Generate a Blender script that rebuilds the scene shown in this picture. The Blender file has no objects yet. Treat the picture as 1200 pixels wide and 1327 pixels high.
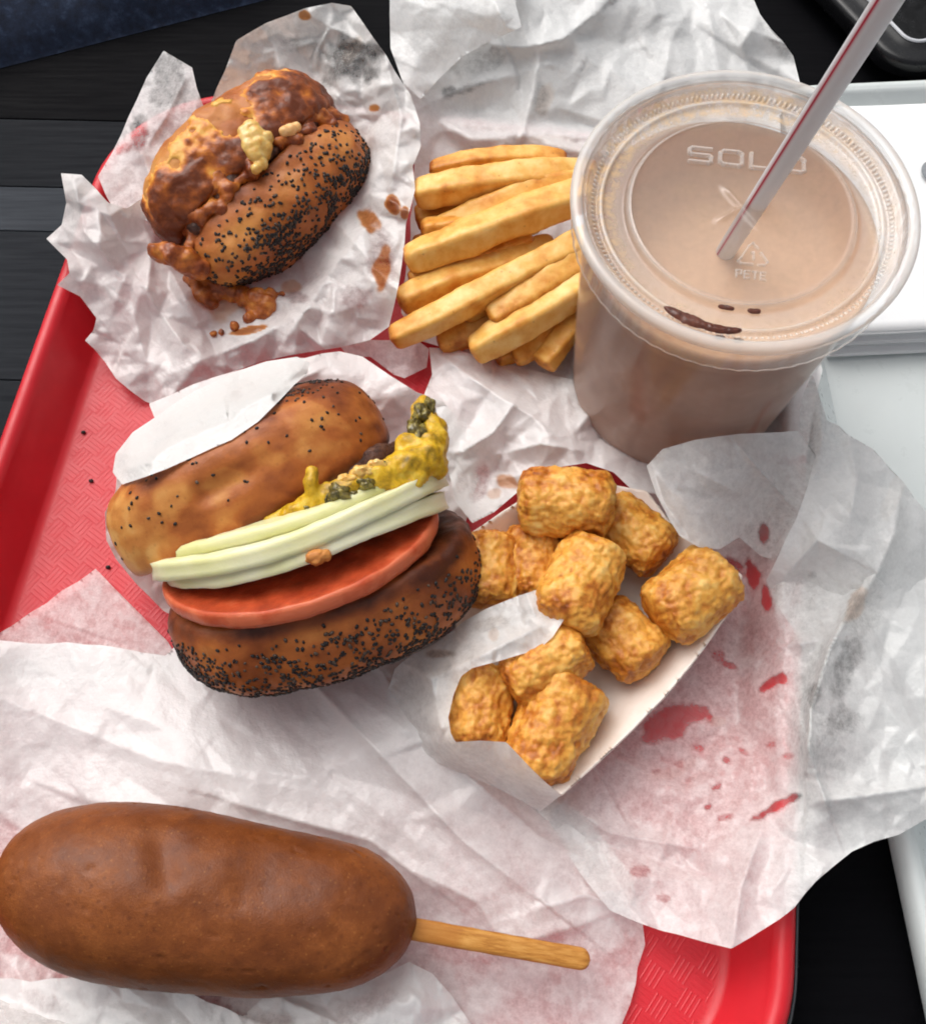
import bpy, bmesh, math, random
import numpy as np
from mathutils import Vector, Matrix

# ------------------------------------------------------------------ camera, sky, sun, exposure
sc = bpy.context.scene
COL = sc.collection
F_PX = 1290.0                       # focal length for a 1200 px wide frame
TILT = math.radians(22.0)           # camera tilt away from straight down
DIST = F_PX * 0.278                 # mm from the lens to the tray floor along the axis
CAM_H = DIST * math.cos(TILT)
CAM_Y = -DIST * math.sin(TILT)
cam_d = bpy.data.cameras.new('camera')
cam = bpy.data.objects.new('camera', cam_d)
COL.objects.link(cam)
cam.location = (0, CAM_Y * .001, CAM_H * .001)
cam.rotation_euler = (TILT, 0, 0)
cam_d.sensor_fit = 'HORIZONTAL'
cam_d.sensor_width = 36.0
cam_d.lens = 36.0 * F_PX / 1200.0
cam_d.clip_start = .01
cam_d.clip_end = 50
sc.camera = cam

SUN_EL, SUN_AZ = math.radians(52), math.radians(-35)     # azimuth measured from +Y towards +X
world = bpy.data.worlds.new('World')
sc.world = world
world.use_nodes = True
wn = world.node_tree
wn.nodes.clear()
w_out = wn.nodes.new('ShaderNodeOutputWorld')
w_bg = wn.nodes.new('ShaderNodeBackground')
w_sky = wn.nodes.new('ShaderNodeTexSky')
w_sky.sky_type = 'NISHITA'
w_sky.sun_disc = False
w_sky.sun_elevation = SUN_EL
w_sky.sun_rotation = SUN_AZ
w_sky.air_density = 1.0
w_sky.dust_density = 6.0
w_sky.ozone_density = 1.0
w_hsv = wn.nodes.new('ShaderNodeHueSaturation')           # a clouded sky is nearly colourless
w_hsv.inputs['Saturation'].default_value = 0.22
wn.links.new(w_sky.outputs[0], w_hsv.inputs['Color'])
wn.links.new(w_hsv.outputs[0], w_bg.inputs['Color'])
w_bg.inputs['Strength'].default_value = 0.125
wn.links.new(w_bg.outputs[0], w_out.inputs['Surface'])

sun_d = bpy.data.lights.new('sun', 'SUN')
sun_d.energy = 1.2
sun_d.angle = math.radians(60)
sun_d.color = (1.0, .975, .94)
sun = bpy.data.objects.new('sun', sun_d)
COL.objects.link(sun)
_sd = Vector((math.sin(SUN_AZ) * math.cos(SUN_EL), math.cos(SUN_AZ) * math.cos(SUN_EL), math.sin(SUN_EL)))
sun.rotation_euler = _sd.to_track_quat('Z', 'Y').to_euler()
sun.location = _sd * 3

sc.view_settings.view_transform = 'Standard'
sc.view_settings.look = 'None'
sc.view_settings.exposure = 0.2
sc.view_settings.gamma = 1.0
sc.view_settings.use_curve_mapping = False
sc.render.engine = 'CYCLES'
sc.cycles.use_denoising = True
sc.cycles.max_bounces = 8
sc.cycles.adaptive_threshold = 0.035
sc.cycles.transparent_max_bounces = 24
sc.cycles.sample_clamp_indirect = 6
sc.cycles.filter_width = 1.9

# ------------------------------------------------------------------ helpers: maths
rng = np.random.default_rng(7)
_c, _s = math.cos(TILT), math.sin(TILT)


def P(px, py, z=0.0):
    """point (mm) at height z on the sight line of a photo pixel"""
    a = (np.asarray(px, float) - 600) / F_PX
    b = -(np.asarray(py, float) - 663.5) / F_PX
    z = np.asarray(z, float)
    k = (z - CAM_H) / (b * _s - _c)
    return np.stack(np.broadcast_arrays(k * a, CAM_Y + k * (b * _c + _s), z), -1)


def unit(v):
    v = np.asarray(v, float)
    return v / np.linalg.norm(v)


_perm = np.random.default_rng(3).permutation(256)
_perm = np.concatenate([_perm, _perm, _perm])
_grad = np.random.default_rng(5).normal(size=(256, 3))
_grad /= np.linalg.norm(_grad, axis=1)[:, None]


def perlin(p):
    p = np.asarray(p, float)
    i = np.floor(p).astype(int)
    f = p - i
    i &= 255
    u = f * f * f * (f * (f * 6 - 15) + 10)
    r = 0
    for dx in (0, 1):
        wx = u[..., 0] if dx else 1 - u[..., 0]
        for dy in (0, 1):
            wy = u[..., 1] if dy else 1 - u[..., 1]
            for dz in (0, 1):
                wz = u[..., 2] if dz else 1 - u[..., 2]
                h = _perm[_perm[_perm[(i[..., 0] + dx) & 255] + ((i[..., 1] + dy) & 255)] + ((i[..., 2] + dz) & 255)]
                g = _grad[h]
                r = r + wx * wy * wz * (g[..., 0] * (f[..., 0] - dx) + g[..., 1] * (f[..., 1] - dy) + g[..., 2] * (f[..., 2] - dz))
    return r


def fbm(p, size, octv=3, seed=0, gain=.5):
    p = np.asarray(p, float) / size + np.array([seed * 17.31, seed * 7.77, seed * 3.13])
    r, a = 0, 1.
    for k in range(octv):
        r = r + a * perlin(p * 2 ** k + k * 11.7)
        a *= gain
    return r * 1.6


def cells(p, size, seed=0):
    """distance to the nearest of jittered points, 0..~1"""
    p = np.asarray(p, float) / size + seed * 13.7
    i = np.floor(p).astype(int)
    best = np.full(p.shape[:-1], 9.)
    for dx in (-1, 0, 1):
        for dy in (-1, 0, 1):
            for dz in (-1, 0, 1):
                c = i + np.array([dx, dy, dz])
                h = _perm[_perm[_perm[c[..., 0] & 255] + (c[..., 1] & 255)] + (c[..., 2] & 255)]
                j = c + .5 + .45 * _grad[h]
                best = np.minimum(best, ((p - j) ** 2).sum(-1))
    return np.sqrt(best)


def smooth(x, a, b):
    t = np.clip((x - a) / (b - a), 0, 1)
    return t * t * (3 - 2 * t)


def catmull(pts, n):
    pts = np.asarray(pts, float)
    d = np.concatenate([[0], np.cumsum(np.linalg.norm(np.diff(pts, axis=0), axis=1))])
    q = np.concatenate([[2 * pts[0] - pts[1]], pts, [2 * pts[-1] - pts[-2]]])
    out = []
    for s in np.linspace(0, d[-1], n):
        k = min(max(np.searchsorted(d, s, side='right') - 1, 0), len(pts) - 2)
        t = (s - d[k]) / max(d[k + 1] - d[k], 1e-9)
        p0, p1, p2, p3 = q[k], q[k + 1], q[k + 2], q[k + 3]
        out.append(.5 * ((2 * p1) + (-p0 + p2) * t + (2 * p0 - 5 * p1 + 4 * p2 - p3) * t * t + (-p0 + 3 * p1 - 3 * p2 + p3) * t ** 3))
    return np.array(out)


def grid_faces(n, m, wrap=False):
    i, j = np.meshgrid(np.arange(n - 1), np.arange(m if wrap else m - 1), indexing='ij')
    j2 = (j + 1) % m
    return np.stack([i * m + j, i * m + j2, (i + 1) * m + j2, (i + 1) * m + j], -1).reshape(-1, 4)


def grid_normals(G, wrap=True):
    du = np.gradient(G, axis=0)
    if wrap:
        dv = (np.roll(G, -1, 1) - np.roll(G, 1, 1)) * .5
    else:
        dv = np.gradient(G, axis=1)
    n = np.cross(du, dv)
    ln = np.linalg.norm(n, axis=-1, keepdims=True)
    n = n / np.maximum(ln, 1e-9)
    for k in (0, -1):                                   # poles
        if wrap and np.ptp(G[k], axis=0).max() < 1e-6:
            a = n[1 if k == 0 else -2].mean(0)
            n[k] = a / max(np.linalg.norm(a), 1e-9)
    return n


def dent(G, N, dents):
    for p0, p1, r, d in dents:
        p0, p1 = np.asarray(p0, float), np.asarray(p1, float)
        ab = p1 - p0
        t = np.clip(((G - p0) @ ab) / max(ab @ ab, 1e-9), 0, 1)
        q = np.linalg.norm(G - p0 - t[..., None] * ab, axis=-1)
        G = G - N * (d * np.exp(-(q / r) ** 2))[..., None]
    return G


# ------------------------------------------------------------------ helpers: objects
def raw_mesh(name, V, F, attrs=None, smooth_on=True):
    me = bpy.data.meshes.new(name)
    V = np.asarray(V, float)
    if isinstance(F, np.ndarray):
        me.vertices.add(len(V))
        me.vertices.foreach_set('co', (V * .001).astype(np.float32).ravel())
        k = F.shape[1]
        me.loops.add(F.size)
        me.loops.foreach_set('vertex_index', F.astype(np.int32).ravel())
        me.polygons.add(len(F))
        me.polygons.foreach_set('loop_start', np.arange(0, F.size, k, dtype=np.int32))
        me.update(calc_edges=True)
        me.validate()
    else:
        me.from_pydata((V * .001).tolist(), [], [list(f) for f in F])
    if smooth_on:
        me.polygons.foreach_set('use_smooth', np.ones(len(me.polygons), bool))
    for k, a in (attrs or {}).items():
        at = me.attributes.new(k, 'FLOAT', 'POINT')
        at.data.foreach_set('value', np.asarray(a, np.float32).ravel())
    me.update()
    return me


def tag(o, label=None, cat=None, group=None, kind=None):
    if label: o['label'] = label
    if cat: o['category'] = cat
    if group: o['group'] = group
    if kind: o['kind'] = kind
    return o


def root(name, loc, label, cat, group=None, kind=None):
    o = bpy.data.objects.new(name, None)
    o.empty_display_size = .01
    COL.objects.link(o)
    o.location = Vector([float(x) * .001 for x in loc])
    o['_o'] = [float(x) for x in loc]
    return tag(o, label, cat, group, kind)


def obj(name, V, F, mat, parent=None, attrs=None, smooth_on=True, flat_angle=None):
    V = np.asarray(V, float).reshape(-1, 3)
    if parent is not None:
        og = np.array(parent['_o'])
    else:
        og = np.array([V[:, 0].mean(), V[:, 1].mean(), V[:, 2].min()])
    me = raw_mesh(name, V - og, F, attrs, smooth_on)
    me.materials.append(mat)
    o = bpy.data.objects.new(name, me)
    COL.objects.link(o)
    if parent is not None:
        o.parent = parent
        o['_o'] = [float(x) for x in og]
    else:
        o.location = Vector([float(x) * .001 for x in og])
        o['_o'] = [float(x) for x in og]
    return o


def solidify(o, t, offset=-1.0):
    m = o.modifiers.new('thickness', 'SOLIDIFY')
    m.thickness = t * .001
    m.offset = offset
    return o


# ------------------------------------------------------------------ helpers: materials
def lin(r, g, b):
    f = lambda v: (v / 255 / 12.92) if v <= 10.3 else ((v / 255 + .055) / 1.055) ** 2.4
    return (f(r), f(g), f(b), 1)


class Mat:
    def __init__(self, name):
        self.m = bpy.data.materials.new(name)
        self.m.use_nodes = True
        self.t = self.m.node_tree
        self.t.nodes.clear()
        self.out = self.t.nodes.new('ShaderNodeOutputMaterial')
        tc = self.t.nodes.new('ShaderNodeTexCoord')
        mp = self.t.nodes.new('ShaderNodeMapping')
        mp.inputs['Scale'].default_value = (1000, 1000, 1000)
        self.t.links.new(tc.outputs['Object'], mp.inputs['Vector'])
        self.vec = mp.outputs[0]                          # object coordinates in mm

    def set(self, sock, v):
        if hasattr(v, 'is_output'):
            self.t.links.new(v, sock)
        else:
            sock.default_value = v

    def n(self, typ, ins=None, **props):
        nd = self.t.nodes.new(typ)
        for k, v in props.items():
            setattr(nd, k, v)
        for k, v in (ins or {}).items():
            self.set(nd.inputs[k], v)
        return nd

    def noise(self, size, detail=3, rough=.5, vec=None, dist=0.0):
        return self.n('ShaderNodeTexNoise', {'Vector': vec or self.vec, 'Scale': 1. / size, 'Detail': detail, 'Roughness': rough, 'Distortion': dist}).outputs[0]

    def voro(self, size, vec=None, feature='F1'):
        return self.n('ShaderNodeTexVoronoi', {'Vector': vec or self.vec, 'Scale': 1. / size}, feature=feature).outputs[0]

    def attr(self, name):
        return self.n('ShaderNodeAttribute', attribute_name=name).outputs['Fac']

    def math(self, op, a, b=0.0, clamp=False):
        return self.n('ShaderNodeMath', {0: a, 1: b}, operation=op, use_clamp=clamp).outputs[0]

    def rng(self, v, a, b, c=0., d=1.):
        return self.n('ShaderNodeMapRange', {0: v, 1: a, 2: b, 3: c, 4: d}).outputs[0]

    def ramp(self, fac, stops):
        nd = self.n('ShaderNodeValToRGB', {0: fac})
        el = nd.color_ramp.elements
        while len(el) < len(stops): el.new(.5)
        for e, (p, c) in zip(el, stops):
            e.position = p
            e.color = c
        return nd.outputs[0]

    def mixc(self, f, a, b, mode='MIX'):
        nd = self.n('ShaderNodeMix', data_type='RGBA', blend_type=mode)
        self.set(nd.inputs[0], f); self.set(nd.inputs[6], a); self.set(nd.inputs[7], b)
        return nd.outputs[2]

    def bump(self, h, strength, dist, normal=None):
        nd = self.n('ShaderNodeBump', {'Strength': strength, 'Distance': dist * .001, 'Height': h})
        if normal: self.set(nd.inputs['Normal'], normal)
        return nd.outputs[0]

    def pbr(self, color, rough=.5, normal=None, spec=.5, sss=0., sss_r=(1, .5, .3), sss_mm=2., coat=0., metallic=0., trans=0., ior=1.45):
        nd = self.n('ShaderNodeBsdfPrincipled', {'Base Color': color, 'Roughness': rough, 'Specular IOR Level': spec, 'Metallic': metallic, 'IOR': ior})
        if normal: self.set(nd.inputs['Normal'], normal)
        if sss:
            nd.inputs['Subsurface Weight'].default_value = sss
            nd.inputs['Subsurface Radius'].default_value = sss_r
            nd.inputs['Subsurface Scale'].default_value = sss_mm * .001
        if coat:
            self.set(nd.inputs['Coat Weight'], coat)
            nd.inputs['Coat Roughness'].default_value = .15
        return nd.outputs[0]

    def mixs(self, f, a, b):
        nd = self.n('ShaderNodeMixShader')
        self.set(nd.inputs[0], f); self.set(nd.inputs[1], a); self.set(nd.inputs[2], b)
        return nd.outputs[0]

    def done(self, sh):
        self.t.links.new(sh, self.out.inputs['Surface'])
        return self.m


def m_paper(name, tint=(.9, .9, .89, 1), trans=.3, gloss=.04, contrast=1.0):
    """thin waxed wrapping paper: 'tr' = how see-through (grease, wax), 'st' = sauce stain, both per vertex"""
    M = Mat(name)
    cloud = M.noise(2.6, 4, .68)
    fine = M.noise(.8, 2, .6)
    mott = M.math('ADD', M.math('MULTIPLY', M.rng(cloud, .34, .66), .7), M.math('MULTIPLY', M.rng(fine, .3, .7), .3))
    tr = M.attr('tr')
    mid = M.math('MULTIPLY', tr, M.math('SUBTRACT', 1.0, tr))
    fac = M.math('ADD', tr, M.math('MULTIPLY', mid, M.rng(mott, 0, 1, -.85 * contrast, .75 * contrast)), clamp=True)
    st = M.attr('st')
    col = M.mixc(M.math('MULTIPLY', M.rng(cloud, .3, .7), .10), tint, (.70, .70, .70, 1))
    stain = M.ramp(st, [(0, (.8, .78, .72, 1)), (.45, lin(205, 140, 80)), (1, lin(140, 72, 28))])
    col = M.mixc(M.rng(st, .02, .35), col, stain)
    nrm = M.bump(M.math('ADD', M.noise(5, 2, .6), M.math('MULTIPLY', fine, .25)), .55, .8)
    d = M.n('ShaderNodeBsdfDiffuse', {'Color': col, 'Normal': nrm}).outputs[0]
    t = M.n('ShaderNodeBsdfTranslucent', {'Color': col, 'Normal': nrm}).outputs[0]
    g = M.n('ShaderNodeBsdfGlossy', {'Color': (1, 1, 1, 1), 'Roughness': .34, 'Normal': nrm}).outputs[0]
    sh = M.mixs(gloss, M.mixs(trans, d, t), g)
    clear = M.n('ShaderNodeBsdfTransparent', {'Color': (.97, .96, .95, 1)}).outputs[0]
    return M.done(M.mixs(M.math('MINIMUM', fac, .93), sh, clear))


def m_plastic(name, col, rough=.35, bump=.15, spec=.5, var=.08, coat=0.0):
    M = Mat(name)
    n1 = M.noise(14, 4, .6)
    c = M.mixc(M.rng(n1, .3, .7, 0, var), col, tuple(x * .55 for x in col[:3]) + (1,))
    r = M.rng(M.noise(6, 5, .7), .3, .7, rough - .07, rough + .1)
    scr = M.noise(.35, 2, .5)
    return M.done(M.pbr(c, r, M.bump(scr, bump, .15), spec, coat=coat))


def m_red_tray():
    M = Mat('red_plastic')
    sep = M.n('ShaderNodeSeparateXYZ', {0: M.vec})
    z = sep.outputs[2]
    onfloor = M.rng(z, -.3, .25, 1, 0)                   # only the flat bottom carries the woven relief
    rot = M.n('ShaderNodeMapping', {'Vector': M.vec}, vector_type='POINT')
    rot.inputs['Rotation'].default_value = (0, 0, math.radians(37))
    s2 = M.n('ShaderNodeSeparateXYZ', {0: rot.outputs[0]})
    x, y = s2.outputs[0], s2.outputs[1]
    cell = 6.4
    ix = M.math('FLOOR', M.math('DIVIDE', x, cell))
    iy = M.math('FLOOR', M.math('DIVIDE', y, cell))
    chk = M.math('PINGPONG', M.math('ADD', ix, iy), 1)
    wx = M.math('SINE', M.math('MULTIPLY', x, 2 * math.pi / (cell / 4)))
    wy = M.math('SINE', M.math('MULTIPLY', y, 2 * math.pi / (cell / 4)))
    w = M.math('ADD', M.math('MULTIPLY', wx, chk), M.math('MULTIPLY', wy, M.math('SUBTRACT', 1, chk)))
    w = M.math('MULTIPLY', M.rng(w, .1, .9), onfloor)
    n1 = M.noise(25, 4, .6)
    c = M.mixc(M.rng(n1, .3, .7), lin(190, 24, 35), lin(204, 34, 45))
    c = M.mixc(M.math('MULTIPLY', onfloor, M.rng(M.noise(3, 5, .7), .35, .7, .25, .6)), c, lin(208, 60, 72))   # scuffed, paler bottom
    nb = M.bump(w, .5, .35)
    nb = M.bump(M.noise(.5, 2, .5), .12, .15, nb)
    r = M.rng(M.noise(7, 5, .7), .3, .7, .3, .46)
    return M.done(M.pbr(c, r, nb, .5))


def m_plank():
    M = Mat('black_painted_wood')
    mp = M.n('ShaderNodeMapping', {'Vector': M.vec})
    mp.inputs['Scale'].default_value = (.06, 1, 1)
    gr = M.noise(2.2, 6, .65, mp.outputs[0])
    wear = M.rng(M.noise(3.0, 7, .75, mp.outputs[0]), .62, .78)
    tone = M.attr('tone')
    c = M.mixc(tone, lin(6, 6, 9), lin(74, 78, 84))
    c = M.mixc(M.math('MULTIPLY', wear, M.math('MULTIPLY', tone, .6)), c, lin(92, 96, 100))
    c = M.mixc(M.rng(gr, .3, .7, 0, .35), c, lin(6, 6, 8))
    return M.done(M.pbr(c, M.rng(gr, .3, .7, .6, .8), M.bump(gr, .3, .3), .07))


def m_bun():
    M = Mat('bun_crust')
    tone = M.attr('tone')                                # 0 pale crumb .. 1 dark crust
    n = M.noise(7, 5, .6)
    f = M.math('ADD', tone, M.rng(n, .25, .75, -.10, .10), clamp=True)
    c = M.ramp(f, [(0, lin(226, 178, 108)), (.3, lin(205, 138, 70)), (.55, lin(176, 100, 45)), (.78, lin(132, 66, 28)), (1, lin(74, 32, 14))])
    sp = M.rng(M.voro(2.2), .05, .3, .22, 0)
    c = M.mixc(sp, c, lin(120, 62, 26))
    nb = M.bump(M.noise(2.5, 5, .65), .35, .6)
    nb = M.bump(M.noise(.6, 2, .5), .25, .15, nb)
    return M.done(M.pbr(c, M.rng(n, .3, .7, .36, .55), nb, .4, sss=.12, sss_r=(1, .45, .18), sss_mm=1.5))


def m_simple(name, stops, size=4, rough=.5, bump=.3, bsize=1.2, bdist=.4, sss=0., sss_mm=2., spec=.5, coat=0., attr=None, detail=5):
    M = Mat(name)
    n = M.noise(size, detail, .62)
    f = M.rng(n, .28, .72)
    if attr:
        f = M.math('ADD', M.attr(attr), M.rng(n, .28, .72, -.2, .2), clamp=True)
    c = M.ramp(f, stops)
    nb = M.bump(M.noise(bsize, 4, .6), bump, bdist)
    return M.done(M.pbr(c, rough, nb, spec, sss=sss, sss_mm=sss_mm, coat=coat))


MAT = {}
MAT['paper'] = m_paper('wax_paper')
MAT['paper_warm'] = m_paper('wax_paper_warm', tint=(.85, .84, .82, 1), gloss=.05)
MAT['paper_thin'] = m_paper('thin_wax_paper', tint=(.89, .89, .88, 1), trans=.35, contrast=1.1)
MAT['red'] = m_red_tray()
MAT['black'] = m_plastic('black_plastic', lin(16, 16, 18), .22, .1, .5, .3)
MAT['white_tray'] = m_plastic('white_tray_plastic', lin(206, 212, 211), .3, .1, .5, .06)
MAT['plank'] = m_plank()
MAT['navy'] = m_simple('navy_cloth', [(0, lin(12, 18, 34)), (.6, lin(28, 40, 62)), (1, lin(52, 66, 90))], 5, .9, .6, .5, .5)
MAT['napkin'] = m_simple('napkin_paper', [(0, (.76, .77, .78, 1)), (1, (.80, .80, .80, 1))], 6, .9, .4, .7, .15)
MAT['grey_print'] = m_simple('grey_print', [(0, lin(120, 124, 128)), (1, lin(150, 154, 158))], 3, .8)
MAT['bun'] = m_bun()
MAT['seed'] = m_simple('poppy_seed', [(0, lin(20, 17, 18)), (.5, lin(40, 34, 33)), (1, lin(92, 74, 60))], 1.2, .55, .2, .4, .1, attr='tone')
MAT['patty'] = m_simple('grilled_beef', [(0, lin(38, 20, 14)), (.5, lin(78, 46, 34)), (1, lin(116, 78, 58))], 2.5, .42, .7, 1.6, .8, spec=.5)
MAT['sauce'] = m_simple('barbecue_sauce', [(0, lin(84, 30, 10)), (.35, lin(134, 62, 22)), (.65, lin(176, 96, 36)), (1, lin(214, 140, 62))], 6, .34, .5, 1.6, .6, spec=.5)
MAT['glaze'] = m_simple('sauce_glaze', [(0, lin(106, 48, 18)), (.3, lin(158, 80, 28)), (.6, lin(202, 118, 40)), (.85, lin(226, 150, 58)), (1, lin(236, 176, 84))], 3, .4, .5, 1.6, .6, attr='tone')
MAT['mustard'] = m_simple('mustard', [(0, lin(120, 96, 26)), (.35, lin(188, 146, 26)), (.6, lin(216, 172, 34)), (1, lin(228, 196, 84))], 4, .38, .4, 1.5, .4, sss=.25, sss_mm=1.5)
MAT['relish'] = m_simple('relish', [(0, lin(60, 52, 24)), (.45, lin(98, 86, 42)), (.8, lin(148, 132, 62)), (1, lin(206, 176, 60))], 2, .3, .4, .8, .3, coat=.3)
MAT['pepper'] = m_simple('yellow_pepper', [(0, lin(208, 148, 58)), (.5, lin(226, 184, 100)), (1, lin(234, 206, 140))], 3, .28, .4, 1.2, .3, sss=.3, sss_mm=2, coat=.3)
MAT['cheese'] = m_simple('cheese', [(0, lin(232, 168, 96)), (1, lin(246, 208, 150))], 3, .35, .3, 1.2, .3, sss=.3)
MAT['batter'] = None
MAT['wood'] = None


def m_onion():
    M = Mat('raw_onion')
    n = M.noise(9, 4, .5)
    c = M.ramp(M.math('ADD', M.attr('tone'), M.rng(n, .3, .7, -.12, .12), clamp=True),
               [(0, lin(236, 232, 200)), (.5, lin(226, 223, 170)), (1, lin(206, 205, 126))])
    return M.done(M.pbr(c, .34, M.bump(M.noise(1.5, 3, .5), .25, .3), .4, sss=.5, sss_r=(1, .9, .5), sss_mm=3))


def m_tomato():
    M = Mat('tomato')
    n = M.noise(5, 5, .6)
    c = M.ramp(M.math('ADD', M.attr('tone'), M.rng(n, .3, .7, -.2, .2), clamp=True),
               [(0, lin(212, 112, 76)), (.45, lin(192, 80, 44)), (1, lin(146, 50, 22))])
    return M.done(M.pbr(c, M.rng(n, .3, .7, .28, .5), M.bump(M.noise(1.1, 4, .6), .45, .4), .4, sss=.3, sss_r=(1, .35, .2), sss_mm=2))


def m_batter():
    M = Mat('fried_batter')
    big = M.noise(26, 4, .6)
    mid = M.noise(6, 5, .65)
    gran = M.voro(.55)
    f = M.math('ADD', M.rng(big, .3, .7, 0, .75), M.rng(mid, .3, .7, -.15, .3), clamp=True)
    c = M.ramp(f, [(0, lin(98, 48, 15)), (.4, lin(122, 64, 23)), (.75, lin(142, 79, 32)), (1, lin(160, 96, 46))])
    speck = M.rng(M.voro(2.1), .06, .2, .34, 0)
    c = M.mixc(speck, c, lin(176, 116, 58))
    c = M.mixc(M.rng(M.voro(3.1), .06, .26, .5, 0), c, lin(84, 38, 12))
    c = M.mixc(M.rng(M.noise(.9, 3, .7), .35, .65, 0, .34), c, lin(96, 46, 16))
    nb = M.bump(mid, .25, .6)
    nb = M.bump(gran, .32, .16, nb)
    return M.done(M.pbr(c, M.rng(mid, .3, .7, .43, .56), nb, .4))


def m_wood():
    M = Mat('stick_wood')
    mp = M.n('ShaderNodeMapping', {'Vector': M.vec})
    mp.inputs['Rotation'].default_value = (0, 0, math.radians(8))
    mp2 = M.n('ShaderNodeMapping', {'Vector': mp.outputs[0]})
    mp2.inputs['Scale'].default_value = (.07, 1, 1)
    g = M.noise(1.0, 6, .65, mp2.outputs[0])
    c = M.ramp(M.rng(g, .3, .7), [(0, lin(152, 92, 32)), (.5, lin(190, 130, 58)), (1, lin(210, 156, 84))])
    c = M.mixc(M.attr('tone'), c, lin(176, 112, 46))
    return M.done(M.pbr(c, .5, M.bump(g, .3, .2), .4))


def m_fry():
    M = Mat('french_fry')
    n = M.noise(5, 5, .6)
    f = M.math('ADD', M.attr('tone'), M.rng(n, .3, .7, -.22, .22), clamp=True)
    c = M.ramp(f, [(0, lin(244, 206, 132)), (.35, lin(234, 180, 92)), (.65, lin(216, 146, 58)), (1, lin(164, 90, 26))])
    c = M.mixc(M.rng(M.voro(5), .02, .12, .5, 0), c, lin(150, 88, 30))
    nb = M.bump(M.noise(1.2, 5, .65), .3, .35)
    return M.done(M.pbr(c, M.rng(n, .3, .7, .32, .5), nb, .45, sss=.25, sss_r=(1, .6, .2), sss_mm=2))


def m_tot():
    M = Mat('fried_potato')
    n = M.noise(3, 6, .7)
    f = M.math('ADD', M.attr('tone'), M.rng(n, .3, .7, -.16, .16), clamp=True)
    c = M.ramp(f, [(0, lin(242, 200, 118)), (.35, lin(228, 164, 70)), (.62, lin(192, 114, 34)), (.85, lin(148, 76, 18)), (1, lin(96, 44, 10))])
    nb = M.bump(M.noise(1.0, 5, .7), .45, .5)
    return M.done(M.pbr(c, M.rng(n, .3, .7, .3, .48), nb, .5, sss=.22, sss_r=(1, .5, .15), sss_mm=1.6))


def m_clear(name, haze=.06, rough=.06, tint=(1, 1, 1, 1), residue=False, refl=1.):
    """thin clear plastic sheet"""
    M = Mat(name)
    fr = M.n('ShaderNodeFresnel', {'IOR': 1.5}).outputs[0]
    g = M.n('ShaderNodeBsdfGlossy', {'Color': (1, 1, 1, 1), 'Roughness': rough}).outputs[0]
    tr = M.n('ShaderNodeBsdfTransparent', {'Color': tint}).outputs[0]
    d = M.n('ShaderNodeBsdfDiffuse', {'Color': (.86, .85, .83, 1)}).outputs[0]
    hz = M.attr('haze')
    body = M.mixs(M.math('ADD', hz, haze, clamp=True), tr, d)
    if residue:
        rs = M.math('MULTIPLY', M.attr('res'), M.rng(M.noise(3.2, 5, .7), .38, .62), clamp=True)
        rd = M.n('ShaderNodeBsdfDiffuse', {'Color': lin(214, 178, 128)}).outputs[0]
        body = M.mixs(rs, body, rd)
    return M.done(M.mixs(M.math('MINIMUM', M.math('ADD', M.math('MULTIPLY', fr, refl), .01), .6), body, g))


def m_shake():
    M = Mat('chocolate_milkshake')
    n = M.noise(16, 4, .6)
    n2 = M.noise(3, 5, .7)
    c = M.ramp(M.math('ADD', M.rng(n, .3, .7, .1, .7), M.rng(n2, .3, .7, -.1, .15), clamp=True),
               [(0, lin(160, 120, 100)), (.5, lin(174, 134, 112)), (1, lin(188, 150, 128))])
    c = M.mixc(M.math('MULTIPLY', M.attr('foam'), M.rng(n2, .3, .7, .75, 1)), c, lin(224, 186, 152))
    return M.done(M.pbr(c, .5, M.bump(n2, .1, .3), .3))


def m_straw():
    M = Mat('striped_straw_plastic')
    s = M.attr('stripe')
    c = M.mixc(s, (.9, .9, .91, 1), lin(196, 30, 66))
    d = M.pbr(c, .32, None, .5)
    t = M.n('ShaderNodeBsdfTranslucent', {'Color': c}).outputs[0]
    return M.done(M.mixs(.45, d, t))


MAT['onion'] = m_onion()
MAT['tomato'] = m_tomato()
MAT['batter'] = m_batter()
MAT['wood'] = m_wood()
MAT['fry'] = m_fry()
MAT['tot'] = m_tot()
MAT['cup'] = m_clear('clear_cup_plastic', .04, .16, refl=.45)
MAT['lid'] = m_clear('clear_lid_plastic', .03, .1, residue=True, refl=.7)
MAT['shake'] = m_shake()
MAT['straw'] = m_straw()
MAT['choc'] = m_simple('chocolate_syrup', [(0, lin(58, 26, 18)), (1, lin(112, 60, 42))], 3, .2, .3, 1, .2, coat=.3)
MAT['board'] = m_simple('paperboard', [(0, lin(232, 216, 204)), (.6, lin(240, 228, 218)), (1, lin(244, 236, 228))], 9, .65, .2, .8, .1)


# ------------------------------------------------------------------ helpers: trays
def rounded_rect(a0, a1, b0, b1, r, ins, n=14):
    r2 = max(r - ins, .5)
    pts = []
    for cx, cy, st in ((a1 - r, b1 - r, 0), (a0 + r, b1 - r, 90), (a0 + r, b0 + r, 180), (a1 - r, b0 + r, 270)):
        for k in range(n + 1):
            t = math.radians(st + 90 * k / n)
            pts.append((cx + r2 * math.cos(t), cy + r2 * math.sin(t)))
    return np.array(pts)


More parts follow.
